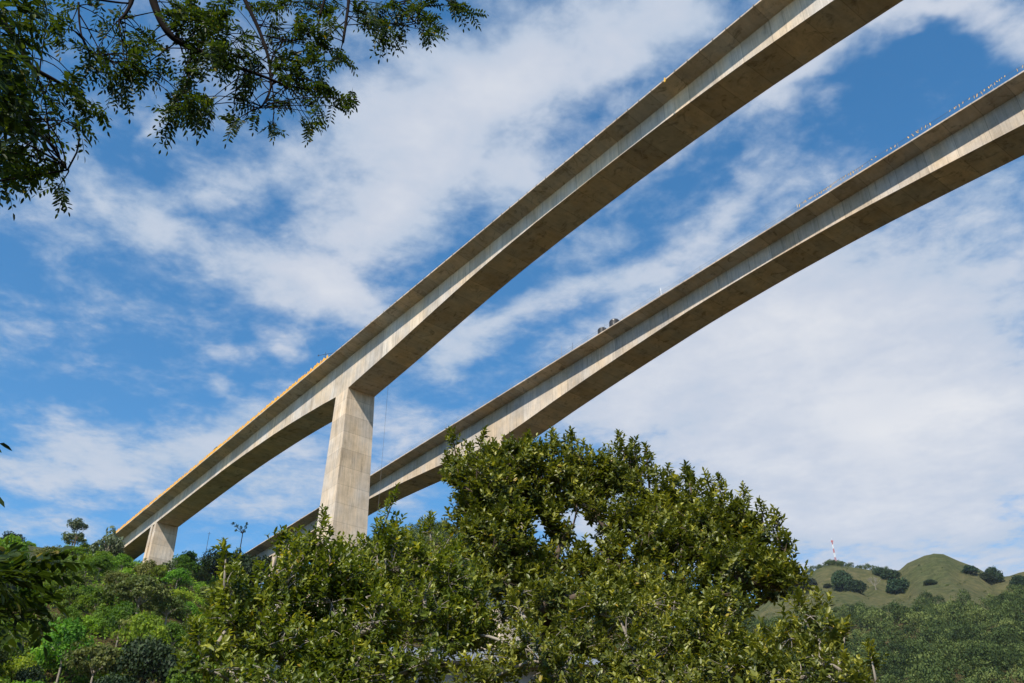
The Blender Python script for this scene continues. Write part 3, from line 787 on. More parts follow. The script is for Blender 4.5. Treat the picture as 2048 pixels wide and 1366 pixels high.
# the big broad-leaved trees in front: the tall one, the brighter one on its left, and the low one at lower right
TALL = [(955, 955, 66, 78, 14.6), (1000, 912, 44, 34, 14.5), (1040, 902, 38, 26, 14.5), (1075, 905, 26, 26, 14.7), (1040, 945, 66, 62, 14.8), (905, 925, 24, 34, 14.6), (945, 1030, 48, 46, 14.3), (1112, 930, 38, 56, 15.0), (1075, 1000, 50, 42, 14.7),
        (1152, 935, 34, 55, 15.2), (1205, 950, 52, 56, 15.2), (1250, 930, 44, 44, 15.4), (1255, 1015, 40, 44, 15.0), (1305, 985, 58, 62, 15.0), (1375, 1000, 50, 58, 14.8), (1430, 1030, 50, 55, 14.6),
        (1485, 1045, 42, 56, 14.4), (1525, 1075, 34, 52, 14.2), (1562, 1095, 26, 40, 14.0), (1560, 1135, 34, 34, 13.9), (1340, 1075, 85, 60, 14.3), (1440, 1110, 85, 60, 14.0), (1530, 1145, 52, 40, 13.9), (1570, 1150, 22, 25, 13.9),
        (1010, 1090, 90, 55, 14.2), (1000, 985, 60, 60, 14.0), (990, 1060, 75, 50, 13.8), (1118, 1052, 32, 26, 14.6), (1150, 990, 30, 22, 14.8), (1190, 1015, 24, 26, 15.1), (1228, 1040, 26, 34, 14.8), (1330, 1040, 60, 50, 14.4), (1420, 1075, 60, 50, 14.2), (1222, 1075, 34, 26, 14.6), (1010, 1150, 80, 45, 13.6), (1120, 1180, 80, 45, 13.4), (1240, 1185, 80, 45, 13.4), (1110, 1115, 70, 34, 14.4), (1215, 1125, 90, 48, 14.2), (1320, 1160, 110, 60, 13.9), (1450, 1190, 90, 50, 13.7)]
TALL_S = [(905, 872, 14.6, .35), (968, 872, 14.7, .4), (1055, 878, 14.8, .35), (1105, 872, 15, .4), (1140, 870, 15.2, .42), (1240, 878, 15.4, .32), (1292, 902, 15.4, .4),
          (1372, 938, 14.9, .4), (1415, 958, 14.7, .4), (1438, 965, 14.6, .35), (1487, 982, 14.4, .48), (1523, 1012, 14.2, .45), (1552, 1032, 14.2, .4), (1590, 1145, 13.9, .25), (1270, 890, 15.4, .35)]
BRIGHT = [(640, 1262, 70, 46, 11.7), (690, 1270, 60, 46, 11.4), (655, 1345, 90, 44, 11.1), (690, 1108, 42, 26, 11.9), (715, 1145, 52, 40, 12.0), (655, 1160, 62, 42, 11.7), (735, 1190, 60, 44, 11.8),(600, 1105, 46, 44, 11.8), (645, 1095, 34, 50, 11.8), (570, 1150, 60, 44, 11.6), (690, 1130, 48, 36, 11.8), (785, 1070, 26, 45, 12.2), (790, 1120, 62, 46, 12.0), (860, 1100, 60, 44, 12.2), (900, 1150, 70, 55, 12.0),
          (455, 1160, 34, 50, 11.4), (520, 1185, 60, 48, 11.4), (460, 1225, 54, 40, 11.2), (425, 1290, 52, 38, 10.9), (540, 1260, 90, 60, 11.1), (660, 1210, 95, 60, 11.5), (800, 1210, 95, 60, 11.7),
          (650, 1310, 110, 55, 11.0), (800, 1320, 110, 60, 11.2), (480, 1350, 90, 40, 10.6), (620, 1390, 140, 40, 10.5), (930, 1250, 70, 60, 11.7)]
BRIGHT_S = [(645, 1032, 11.8, .42), (790, 990, 12.2, .55), (560, 1082, 11.8, .2), (452, 1100, 11.4, .3), (725, 1092, 12, .2), (860, 1050, 12.2, .2), (760, 1062, 12.1, .22), (395, 1262, 10.9, .15)]
LOW = [(1600, 1250, 52, 42, 11.6), (1640, 1300, 42, 36, 11.5), (1540, 1290, 80, 52, 11.5), (1420, 1270, 80, 52, 11.7), (1400, 1340, 110, 50, 11.2), (1560, 1350, 90, 42, 11.1), (1690, 1340, 36, 28, 11.1), (1720, 1352, 26, 26, 11),
       (1280, 1300, 100, 60, 11.5), (1150, 1270, 80, 55, 11.7), (1120, 1360, 110, 50, 11.2), (1060, 1200, 50, 36, 12.2), (1240, 1220, 60, 36, 12.2), (970, 1340, 70, 50, 11.2), (960, 1240, 50, 42, 11.9), (1310, 1225, 80, 42, 12.4), (1375, 1228, 44, 32, 12.5), (1390, 1250, 60, 40, 12.2), (1330, 1190, 60, 30, 13.0), (1050, 1290, 70, 50, 11.5), (1180, 1200, 60, 36, 12.0), (1450, 1215, 60, 36, 11.9), (1290, 1390, 140, 34, 10.9), (1650, 1400, 80, 30, 10.8)]
LOW_S = [(1642, 1200, 11.6, .25), (1598, 1205, 11.6, .2), (1690, 1262, 11.4, .25), (1742, 1312, 11, .22), (1420, 1205, 11.7, .2), (1160, 1215, 11.8, .15)]
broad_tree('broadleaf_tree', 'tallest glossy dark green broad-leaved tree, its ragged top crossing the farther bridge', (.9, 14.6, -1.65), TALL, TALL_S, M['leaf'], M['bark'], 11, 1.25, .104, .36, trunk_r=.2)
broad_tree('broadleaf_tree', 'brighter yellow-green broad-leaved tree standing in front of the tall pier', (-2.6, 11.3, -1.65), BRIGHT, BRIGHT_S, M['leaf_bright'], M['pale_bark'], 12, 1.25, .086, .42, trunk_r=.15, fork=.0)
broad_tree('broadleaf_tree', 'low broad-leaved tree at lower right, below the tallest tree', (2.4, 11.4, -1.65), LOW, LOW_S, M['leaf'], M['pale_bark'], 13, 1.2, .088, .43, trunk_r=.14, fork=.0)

# ---------------------------------------------------------------- the overhanging tree with feathery compound leaves
def pinnate(rg, base, d, length, droop=.5, pairs=6, leaf=.042):
    "compound leaves: base (m,3), direction d, rachis length"
    m = len(base); parts = []
    d = unit(d)
    side = unit(np.cross(d, np.array([0, 0, 1.0]) + rg.normal(0, .25, (m, 3)))); nrm = np.cross(side, d)
    if pairs > 2:
        for t0, t1 in ((0, .5), (.5, 1)):
            P0_ = base + d * (length * t0)[:, None] - np.array([0, 0, 1.0]) * (droop * length * t0 * t0)[:, None]
            P1_ = base + d * (length * t1)[:, None] - np.array([0, 0, 1.0]) * (droop * length * t1 * t1)[:, None]
            V, F, pv = leaf_cards(P0_, P1_ - P0_, np.cross(np.cross(P1_ - P0_, base), P1_ - P0_), np.linalg.norm(P1_ - P0_, axis=1), .0035, 0, 0, simple=True)
            parts.append((V, F, np.tile([.5, 0], (len(V), 1))))
    for k in range(pairs + 1):
        t = .22 + .78 * k / pairs
        P = base + d * (length * t)[:, None] - np.array([0, 0, 1.0]) * (droop * length * t * t)[:, None]
        tang = unit(d - np.array([0, 0, 1.0]) * (2 * droop * t))
        for s in ((-1, 1) if k < pairs else (0,)):
            D = tang * (.50 if s else 1) + side * s * .95 - np.array([0, 0, .08]) + rg.normal(0, .07, (m, 3))
            Ls = leaf * rg.uniform(.8, 1.2, m) * (1.0 - .18 * abs(t - .6))
            V, F, pv = leaf_cards(P + D * .003, D, nrm + rg.normal(0, .18, (m, 3)), Ls * .92, Ls * .34, .15, .06)
            ti = np.clip(.38 + rg.normal(0, .12) + rg.normal(0, .2, m), 0, 1); yl = (rg.random(m) < .008) * rg.uniform(.2, .6, m)
            parts.append((V, F, np.repeat(np.stack([ti, yl], 1), pv, 0)))
    return join(parts)
def build_overhang():
    rg = np.random.default_rng(21)
    foot = np.array([-7.2, 1.5, -1.62])
    root = empty('overhanging_tree', tuple(foot)); tag(root, 'feathery dark-leaved tree whose drooping branches hang into the upper left corner', 'tree')
    wood = MB(); parts = []
    top = foot + np.array([.6, .4, 6.6])
    wood.tube([np.zeros(3), np.array([.1, .1, 2.5]), np.array([.2, .3, 4.8]), top - foot], [.24, .20, .16, .12], 12)
    dense = lambda pts: np.array(pts)
    def path(pxs, dh): return [at(x, y, dh if not hasattr(dh, '__len__') else dh[i]) for i, (x, y) in enumerate(pxs)]
    G = 3.9
    branches = []
    def branch(pxs, dh, r0, r1, start=None):
        p = path(pxs, dh)
        full = ([start] if start is not None else []) + p
        # smooth by midpoint subdivision
        for _ in range(2):
            q = [full[0]]
            for a, b in zip(full[:-1], full[1:]): q += [a * .75 + b * .25, a * .25 + b * .75]
            q.append(full[-1]); full = q
        wood.tube([x - foot for x in full], list(np.linspace(r0, r1, len(full))), 7)
        branches.append(full)
    hub = at(200, -420, 4.2)
    branch([(60, -500), (200, -420)], 4.3, .085, .06, top)
    branch([(265, -220), (298, -20), (322, 45), (348, 80), (400, 104), (455, 128), (520, 150), (575, 172)], G, .030, .005, hub)
    branch([(285, -120), (268, -5), (252, 28), (238, 40)], G, .018, .006, hub)
    branch([(150, -8), (232, 5), (262, 7)], G, .007, .005, at(40, -60, G))
    branch([(420, -160), (488, -2), (512, 45), (528, 85), (540, 125), (541, 160), (542, 178), (532, 206), (515, 217)], 4.0, .016, .0025, hub)
    branch([(560, -200), (700, -40), (697, 10), (692, 45), (686, 85)], 4.1, .014, .008, hub)
    branch([(660, -40), (652, -10), (640, 30)], 4.0, .012, .007, at(560, -200, 4.1))
    branch([(740, -60), (782, 0), (805, 18), (835, 48)], 4.2, .010, .003, at(560, -200, 4.1))
    branch([(820, -60), (870, -10), (915, 5)], 4.3, .008, .003, at(560, -200, 4.1))
    branch([(-160, -60), (-60, -20), (20, 60), (45, 100), (60, 135), (110, 160), (150, 185)], 3.6, .028, .004, at(-250, -300, 4.2))
    branch([(-140, 120), (-60, 170), (10, 210), (60, 245), (95, 280), (135, 340)], 3.6, .018, .002, at(-250, -200, 4.0))
    branch([(157, 5), (158, 40), (163, 75), (178, 108), (230, 125)], G, .006, .003)
    clusters = []
    def add(lst, dh, n, ln, leaf): clusters.extend([(x, y, dh + rg.normal(0, .12), n, ln, leaf) for x, y in lst])
    crop = lambda pts: [(400 + a / 3.657, b / 3.657) for a, b in pts]
    # near dense mass at the far left, larger leaflets
    add([(0, 20), (30, 40), (15, 90), (40, 75), (10, 150), (35, 130), (5, 200), (30, 190), (15, 240), (60, 10), (50, 165), (-20, 60), (-20, 140), (-20, 220), (20, 285), (45, 215)], 2.7, 5, .18, .046)
    add([(-60, 0), (-60, 110), (-50, 200), (0, -40), (60, -40)], 2.9, 9, .22, .050)
    add([(75, 25), (95, 45), (112, 62), (128, 30), (140, 15), (90, 10), (120, 80), (60, 45)], 3.7, 4, .16, .038)
    add([(75, 150), (95, 170), (120, 160), (140, 168), (160, 160), (110, 195), (140, 200), (60, 200), (85, 215), (110, 225), (70, 245), (160, 195), (180, 200), (195, 212), (172, 232), (160, 252), (150, 245), (90, 260), (60, 275), (40, 262), (30, 300)], 3.7, 3, .16, .038)
    add([(15, 318), (40, 315), (60, 325), (80, 312), (92, 330), (70, 338), (35, 300), (122, 318), (10, 340), (3, 352)], 3.8, 5, .14, .038)
    add([(118, 374), (130, 380)], 3.9, 3, .11, .036)
    add([(168, 88), (182, 102), (205, 105), (222, 112), (200, 130), (180, 128), (215, 150), (232, 140), (250, 128), (265, 118), (282, 108), (245, 160), (265, 150), (225, 178), (248, 172), (280, 145), (290, 130), (262, 95), (285, 80), (300, 100), (240, 85), (272, 62), (305, 75), (215, 35), (232, 22), (195, 15), (330, 110), (318, 130)], G, 4, .145, .036)
    add([(330, 20), (350, 30), (370, 15), (390, 25), (410, 35), (430, 15), (445, 28), (360, 55), (385, 60), (405, 60), (425, 55), (445, 60), (375, 85), (400, 85), (425, 85), (448, 92), (415, 110), (440, 115), (395, 115), (460, 110), (462, 130), (345, 5), (380, 0), (460, 5)], G, 6, .16, .037)
    add([(362, 160), (378, 150), (352, 205), (368, 188), (385, 195), (405, 190), (420, 205), (345, 222), (372, 218), (398, 220), (412, 225), (385, 232), (350, 240), (378, 160)], G, 6, .15, .037)
    add(crop([(60, 120), (150, 150), (60, 250), (200, 290), (100, 340), (180, 380), (200, 470), (340, 250), (300, 300), (330, 400), (410, 400), (350, 520), (430, 480), (350, 610), (400, 600), (300, 700), (560, 200), (520, 260), (560, 480), (590, 560), (640, 420),
              (680, 440), (700, 380), (720, 480), (700, 560), (660, 620), (740, 640), (790, 610), (820, 420), (790, 380), (840, 450), (880, 520), (900, 560), (860, 620), (880, 660), (720, 150), (700, 200), (730, 260), (690, 230), (800, 190), (850, 220), (880, 260), (860, 310), (950, 140), (970, 190), (920, 110)]), 4.0, 5, .145, .036)
    add(crop([(390, 760), (400, 830), (240, 870), (300, 870), (215, 900), (520, 900), (540, 940), (590, 730), (640, 750), (560, 740), (800, 900), (850, 910), (780, 890), (800, 760), (860, 760), (850, 820), (1010, 360), (1010, 420), (980, 380), (1045, 430), (990, 660), (1040, 720), (1080, 700), (1000, 780), (1070, 740)]), 4.0, 3, .115, .034)
    add(crop([(480, 40), (440, 60), (520, 60), (600, 20), (560, 10), (700, 10), (780, 20), (850, 10), (900, 20), (960, 20), (1160, 80), (1200, 40), (1220, 110), (1150, 130), (1290, 60), (1260, 100), (1310, 120), (1350, 40), (1400, 30), (1330, 180), (1370, 150), (1400, 200), (1440, 170), (1460, 100),
              (1340, 230), (1360, 260), (1300, 150), (1420, 250), (1430, 60), (1540, 60), (1580, 30), (1620, 20), (1660, 20), (1600, 80), (1640, 130), (1620, 170), (1680, 160), (1730, 180), (1650, 230), (1690, 240), (1850, 30), (1900, 40), (1950, 60), (1970, 90), (1840, 10)]), 4.2, 4, .145, .036)
    # same crown above and left of the view, added to shade visible leaves
    for _ in range(80):
        clusters.append((rg.uniform(-500, 900), rg.uniform(-520, -30), rg.uniform(3.6, 4.6), 5, .17, .045))
    for _ in range(26):
        clusters.append((rg.uniform(-500, -60), rg.uniform(-50, 420), rg.uniform(3.0, 4.2), 6, .18, .046))
    allp = np.array([p for b in branches for p in b])
    for px, py, dh, n, ln, leaf in clusters:
        c = at(px + rg.normal(0, 3), py + rg.normal(0, 3), dh)
        j = np.argsort(np.linalg.norm(allp - c, axis=1))[rg.integers(0, 22)]
        p0 = allp[j]; dist_ = np.linalg.norm(c - p0)
        if dist_ < 1.6 and py > -60:
            wood.tube([x - foot for x in curve(p0, c, rg.uniform(-.02, .16), rg, 6, .10)], list(np.linspace(.0042, .0018, 7)), 4, cap=False)
        dirn = unit(c - p0 + np.array([0, 0, -.25 * dist_]))
        d = unit(dirn * .7 + rg.normal(0, .55, (n, 3)) + np.array([0, 0, .12]))
        lnv = ln * rg.uniform(.7, 1.15, n)
        base = c + rg.normal(0, .012, (n, 3)) - d * lnv[:, None] * .35
        parts.append(pinnate(rg, base, d, lnv, .45, 6, leaf))
    # leaves that poke in at the left edge lower down
    ext = [(-35, 912, 2.4, 0), (-40, 975, 2.4, 1), (-8, 1150, 3.2, 2), (15, 1135, 3.2, 2), (-30, 1170, 3.0, 3), (5, 1180, 3.2, 3), (10, 1205, 3.3, 3), (-40, 1130, 3.0, 3), (28, 1170, 3.3, 3), (40, 1205, 3.4, 3), (-10, 1150, 3.1, 3)]
    limb = [top + np.array([-.3, -.1, -2.0]), at(-420, 700, 3.0), at(-200, 880, 2.8), at(-90, 1080, 3.0), at(-30, 1180, 3.1)]
    wood.tube([x - foot for x in limb], [.05, .03, .02, .012, .006], 6)
    wood.tube([x - foot for x in (at(-200, 880, 2.8), at(-90, 900, 2.5), at(-38, 930, 2.4))], [.012, .008, .004], 5)
    for px, py, dh, kd in ext:
        c = at(px, py, dh); right = np.array([1.0, 0, 0])
        n = 1 if kd < 2 else (2 if kd == 2 else 5)
        if kd < 2: d = np.array([right * 1.0 + np.array([0, 0, .12 - .2 * kd])]); lnv = np.array([.05])
        elif kd == 2: d = np.array([right + np.array([0, .1, .35]), right * .8 + np.array([0, -.1, .7])]); lnv = np.array([.24, .2])
        else: d = unit(rg.normal(0, .6, (n, 3)) + right * .5); lnv = .15 * rg.uniform(.7, 1.1, n)
        parts.append(pinnate(rg, np.repeat(c[None], n, 0) + rg.normal(0, .02, (n, 3)), d, lnv, .25, 1 if kd < 2 else 6, .055))
    wood.build('trunk', M['dark_bark'], root, smooth=True)
    V, F, T = join(parts)
    link('foliage', mesh_np('foliage', V - foot, F, T), root, M['pinnate'])
build_overhang()

# ---------------------------------------------------------------- middle-distance trees and shrubs
def puff_crown(seed, rad, hgt, z0, npuff, per, leaf, puff_r, flat=1.0, shell=.62, tint=.45, jitter=.15, simple=True):
    "crown of leafy puffs over an uneven dome; returns V, F, T in local space (foot at origin)"
    rg = np.random.default_rng(seed)
    q = unit(rg.normal(size=(npuff, 3))); q[:, 2] = np.abs(q[:, 2]) * 1.1 - .28
    rr = shell + (1 - shell) * rg.random((npuff, 1)) ** .7
    lob = 1 + .22 * np.sin(3 * np.arctan2(q[:, 1], q[:, 0]) + seed) + .12 * np.sin(5 * np.arctan2(q[:, 1], q[:, 0]) + 2 * seed)
    c = q * rr * np.array([rad, rad, hgt]) * np.stack([lob, lob, np.ones(npuff)], 1) + np.array([0, 0, z0])
    pr = puff_r * rg.uniform(.6, 1.3, npuff)
    n = npuff * per
    u = unit(rg.normal(size=(n, 3))); u[:, 2] = np.where(rg.random(n) < .65, np.abs(u[:, 2]), u[:, 2])
    ci = np.repeat(np.arange(npuff), per)
    P = c[ci] + u * (pr[ci] * rg.uniform(.75, 1.1, n))[:, None] * np.array([1, 1, flat])
    Nn = unit(u * .9 + rg.normal(0, .45, (n, 3)) + np.array([0, 0, .25]))
    D = unit(np.cross(Nn, rg.normal(size=(n, 3))))
    L = leaf * rg.uniform(.6, 1.3, n)
    V, F, pv = leaf_cards(P - D * L[:, None] * .5, D, Nn, L, L * .62, simple=simple, droop=.1)
    ti = np.clip(tint + np.repeat(rg.normal(0, .14, npuff), per) + rg.normal(0, .12, n), 0, 1)
    T = np.repeat(np.stack([ti, np.zeros(n)], 1), pv, 0)
    return V, F, T
def tree_wood(seed, z0, rad, hgt, r, nl=7, base=0.0):
    rg = np.random.default_rng(seed); w = MB()
    w.tube([(0, 0, base - 1.5), (rg.normal(0, .1), rg.normal(0, .1), z0 * .5), (0, 0, max(z0, .6))], [r * 1.3, r, r * .8], 8)
    for k in range(nl):
        a = 6.283 * k / nl + rg.uniform(-.3, .3); e = np.array([math.cos(a) * rad * .65, math.sin(a) * rad * .65, z0 + hgt * rg.uniform(.25, .75)])
        w.tube(curve((0, 0, z0 * .75), e, .05, rg, 4, .06), list(np.linspace(r * .55, r * .15, 5)), 5)
    return w
PROTO = {}
def proto(key, mat, barkm, seed, rad, hgt, z0, npuff, per, leaf, puff_r, r, **k):
    V, F, T = puff_crown(seed, rad, hgt, z0, npuff, per, leaf, puff_r, **k)
    me = mesh_np('crown', V, F, T); me.materials.append(M[mat])
    wm = tree_wood(seed, z0, rad, hgt, r).mesh('trunk'); wm.materials.append(M[barkm])
    PROTO[key] = (me, wm)
proto('bush_a', 'bush', 'bark', 1, 3.0, 3.0, 1.0, 60, 42, .44, .85, .10)
proto('bush_b', 'bush', 'bark', 2, 3.4, 2.4, .9, 66, 40, .40, .80, .10, tint=.6)
proto('bush_c', 'olive', 'bark', 3, 3.0, 3.6, 1.2, 64, 42, .42, .80, .12)
proto('tree_a', 'bush', 'pale_bark', 4, 3.6, 3.4, 3.6, 70, 46, .48, .95, .16, tint=.35)
proto('tree_b', 'olive', 'pale_bark', 5, 3.9, 2.6, 4.2, 76, 44, .42, .85, .16, flat=.6)
proto('dark', 'darktree', 'dark_bark', 6, 3.4, 3.0, 2.6, 64, 46, .45, .95, .18)
proto('broad_olive', 'grey_leaf', 'pale_bark', 7, 2.8, 3.2, 2.4, 34, 30, .75, 1.0, .14)
proto('feather', 'darktree', 'bark', 8, 4.2, 2.0, 3.2, 90, 34, .36, .85, .14, flat=.35, tint=.75)
def place(key, name, x, y, label, cat='tree', group=None, scale=1.0, sz=1.0, rz=0.0, sink=.3, zoff=None):
    me, wm = PROTO[key]
    z = float(height(x, y)) - sink if zoff is None else zoff
    root = empty(name, (x, y, z), rz); root.scale = (scale, scale, scale * sz)
    tag(root, label, cat, group)
    link('crown', me, root); link('trunk', wm, root)
    return root
def ground_hit(px, py, dmax=2500, dmin=60):
    r = ray(px, py); hr = math.hypot(r[0], r[1])
    D = np.arange(dmin, dmax, 1.0); X = r[0] / hr * D; Y = r[1] / hr * D; Z = r[2] / hr * D
    k = np.argmax(height(X, Y) > Z)
    return (X[k], Y[k], D[k]) if (height(X, Y) > Z).any() else None
def azd(px, d, py=1090):
    r = ray(px, py); hr = math.hypot(r[0], r[1]); return r[0] / hr * d, r[1] / hr * d

# trees singled out on the left hillside
SPECIAL = [
    # key, name, px, distance, scale, sz, label, category
    ('dark', 'dark_tree', 20, 330, 1.1, .9, 'brownish rounded shrub at the far left on the crest of the grassy slope', 'shrub'),
    ('bush_a', 'green_shrub', 60, 330, .8, 1.0, 'small green shrub on the grassy crest near the left edge', 'shrub'),
    ('tree_b', 'thin_tree', 110, 270, .95, 1.0, 'feathery olive tree with pale bare stems right of the grassy patch', 'tree'),
    ('tree_b', 'thin_tree', 150, 262, .8, .9, 'feathery olive tree below the clump-topped tall tree', 'tree'),
    ('broad_olive', 'large_leaved_tree', 218, 292, 1.35, 1.35, 'silvery large-leaved tree touching the left end of the nearer bridge', 'tree'),
    ('broad_olive', 'large_leaved_tree', 352, 258, 1.0, 1.0, 'silvery large-leaved tree just right of the stub pier on the hillside', 'tree'),
    ('bush_c', 'olive_shrub', 305, 258, .95, 1.25, 'upright olive shrub hiding the foot of the stub pier on the hillside', 'shrub'),
    ('bush_a', 'green_shrub', 330, 256, 1.0, 1.2, 'round green shrub at the foot of the stub pier, right of an olive shrub', 'shrub'),
    ('bush_b', 'green_shrub', 278, 262, .8, .9, 'bright green shrub under the nearer bridge, left of the stub pier', 'shrub'),
    ('dark', 'dark_tree', 440, 300, 1.35, 1.45, 'dark round tree on the crest, leftmost of the dark clump between the bridges', 'tree'),
    ('dark', 'dark_tree', 478, 303, 1.5, 1.5, 'dark tree in the middle of the dark clump on the crest', 'tree'),
    ('dark', 'dark_tree', 517, 298, 1.75, 1.45, 'dark spreading tree right of the dark clump, beside the end of the farther bridge', 'tree'),
    ('tree_a', 'green_tree', 385, 300, .9, 1.1, 'green tree on the crest right of the silvery tree', 'tree'),
    ('feather', 'flat_tree', 455, 205, 1.0, 1.2, 'dark flat-layered tree beside the left edge of the yellow-green tree', 'tree'),
    ('feather', 'flat_tree', 230, 150, .95, 1.0, 'low grey-green feathery tree at the bottom of the hillside', 'tree'),
    ('bush_a', 'green_shrub', 45, 150, 1.2, 1.2, 'large bright green shrub in the bottom left corner', 'shrub'),
    ('tree_a', 'green_tree', 380, 195, .85, 1.3, 'bright green upright tree in front of a deep shadow on the hillside', 'tree'),
]
taken = []
for i, (k, nm, px, d, sc_, sz_, lb, ct) in enumerate(SPECIAL):
    x, y = azd(px, d); taken.append((x, y))
    place(k, nm, x, y, lb, ct, None, sc_, sz_, i * 1.3)
# the hillside's thicket: individual trees and shrubs
rng = random.Random(5)
KIND = {'bush_a': ('green_shrub', 'round mid-green shrub in the hillside thicket', 'shrub'),
        'bush_b': ('green_shrub', 'low bright green shrub in the hillside thicket', 'shrub'),
        'bush_c': ('olive_shrub', 'upright olive-green shrub in the hillside thicket', 'shrub'),
        'tree_a': ('green_tree', 'dense green tree in the hillside thicket', 'tree'),
        'tree_b': ('thin_tree', 'thin-crowned olive tree in the hillside thicket', 'tree'),
        'dark': ('dark_tree', 'dark-leaved tree in the hillside thicket', 'tree')}
cnt = 0; tries = 0
end1 = N_DIR * (A1 + 6) ; 
while cnt < 285 and tries < 12000:
    tries += 1
    az_ = rng.uniform(-34, -8); d = math.sqrt(rng.uniform(95 ** 2, 322 ** 2))
    if az_ > -15 and d > 320 - (az_ + 15) * 12: continue
    x, y = d * math.sin(math.radians(az_)), d * math.cos(math.radians(az_))
    # keep clear of piers and of the grassy crest
    n_, s_ = x * N_DIR[0] + y * N_DIR[1], x * S_DIR[0] + y * S_DIR[1]
    if A1 - 1 < n_ < A1 + 14 and (s_ > 262): continue
    if A1 - 3 < n_ < A1 + 16 and 150 < s_ < 172: continue
    if az_ < -26.5 and d > 262: continue
    if any((x - a) ** 2 + (y - b) ** 2 < (4.0 + d * .002) ** 2 for a, b in taken): continue
    taken.append((x, y))
    k = rng.choices(['bush_a', 'bush_b', 'bush_c', 'tree_a', 'tree_b', 'dark'], [5, 5, 3, 4, 1.6, 1.2])[0]
    nm, lb, ct = KIND[k]
    sc_ = rng.choice([.7, .85, 1.0, 1.2, 1.4]) * rng.uniform(.85, 1.15)
    if d < 160: sc_ = min(sc_, .95)
    if d > 275: sc_ = min(sc_, 1.0)
    low = (-23.5 < az_ < -17.5 and d > 215) or (az_ < -23 and d > 225)
    if low: sc_ = min(sc_, .88)
    place(k, nm, x, y, lb, ct, 'trees and shrubs of the left hillside thicket' if ct == 'tree' else 'shrubs of the left hillside thicket', sc_, rng.uniform(.9, 1.1 if low else (1.45 if d < 275 else 1.1)), rng.uniform(0, 6.28))
    cnt += 1

def scatter(name, label, parts_fn, mat, category=None):
    V, F, T = join(parts_fn)
    o = link(name, mesh_np(name, V, F, T), None, mat); tag(o, label, category, kind='stuff'); return o
def undergrowth():
    rg = np.random.default_rng(31); out = []
    n = 5200
    az_ = np.radians(rg.uniform(-36, -6, n)); d = np.sqrt(rg.uniform(85 ** 2, 345 ** 2, n))
    grass = (np.degrees(az_) < -26.3) & (d > 258)
    az_, d = az_[~grass], d[~grass]; n = len(d)
    x, y = d * np.sin(az_), d * np.cos(az_); z = height(x, y)
    per = 22; m = n * per
    u = unit(rg.normal(size=(m, 3))); u[:, 2] = np.abs(u[:, 2])
    c = np.repeat(np.stack([x, y, z], 1), per, 0); pr = np.repeat(rg.uniform(.9, 2.2, n), per)[:, None]
    P = c + u * pr * np.array([1, 1, .8]); Nn = unit(u + rg.normal(0, .4, (m, 3))); D = unit(np.cross(Nn, rg.normal(size=(m, 3))))
    L = rg.uniform(.3, .65, m)
    V, F, pv = leaf_cards(P, D, Nn, L, L * .6, simple=True)
    ti = np.clip(.62 + np.repeat(rg.normal(0, .2, n), per) + rg.normal(0, .1, m), 0, 1)
    return [(V, F, np.repeat(np.stack([ti, np.zeros(m)], 1), pv, 0))]
scatter('undergrowth', 'dense bright green undergrowth covering the left hillside', undergrowth(), M['bush'], 'undergrowth')

# grass tufts, pale, round the foot of the stub pier and on the crest
def tufts():
    rg = np.random.default_rng(32); P0 = []
    for px, py_d, n, sx in ((290, 262, 260, 7), (40, 290, 900, 22), (255, 270, 160, 8)):
        cx, cy = azd(px, py_d); P0.append(np.stack([cx + rg.normal(0, sx, n), cy + rg.normal(0, sx * .5, n)], 1))
    P0 = np.concatenate(P0); n = len(P0); per = 9
    B = np.repeat(np.column_stack([P0, height(P0[:, 0], P0[:, 1]) - .1]), per, 0); m = len(B)
    D = unit(rg.normal(0, .35, (m, 3)) + np.array([0, 0, 1])); Nn = unit(rg.normal(size=(m, 3)))
    L = rg.uniform(.5, 1.3, m)
    V, F, pv = leaf_cards(B + rg.normal(0, .15, (m, 3)), D, Nn, L, L * .10, simple=True)
    return [(V, F, np.repeat(np.stack([np.clip(.8 + rg.normal(0, .15, m), 0, 1), np.zeros(m)], 1), pv, 0))]
scatter('tall_grass', 'pale tufted grass round the stub pier and along the crest at left', tufts(), M['grey_leaf'], 'grass')

# the tall thin tree with leafy clumps against the sky, and the sparse one above the dark clump
def clump_tree(name, label, foot_px, dist, clumps, mat, barkm, seed, leaf=.6, per=90):
    rg = np.random.default_rng(seed)
    x, y = azd(foot_px, dist, 1085); z = float(height(x, y)) - .5
    foot = np.array([x, y, z]); root = empty(name, tuple(foot)); tag(root, label, 'tree')
    w = MB(); parts = []
    cs = [at(px, py, dist) for px, py, r in clumps]
    zt = min(c[2] for c in cs) - z
    w.tube([(0, 0, -1), (0, 0, zt * .6), (.1, 0, zt)], [.22, .17, .13], 8)
    for (px, py, r), c in zip(clumps, cs):
        mpp = np.linalg.norm(c) / FPX; R_ = r * mpp
        w.tube(curve((.1, 0, zt * .95), c - foot, .02, rg, 4, .05), [.10, .08, .06, .05, .03], 5)
        k = max(4, int(5 * R_ ** 2 / 1.2)); 
        cc = c - foot + unit(rg.normal(size=(k, 3))) * R_ * .5
        n = k * per; u = unit(rg.normal(size=(n, 3))); P = np.repeat(cc, per, 0) + u * R_ * .5
        Nn = unit(u + rg.normal(0, .5, (n, 3)) + [0, 0, .3]); D = unit(np.cross(Nn, rg.normal(size=(n, 3)))); L = leaf * rg.uniform(.6, 1.2, n)
        V, F, pv = leaf_cards(P, D, Nn, L, L * .6, simple=True)
        parts.append((V, F, np.repeat(np.stack([np.clip(.4 + rg.normal(0, .2, n), 0, 1), np.zeros(n)], 1), pv, 0)))
    w.build('trunk', barkm, root)
    V, F, T = join(parts); link('crown', mesh_np('crown', V, F, T), root, mat)
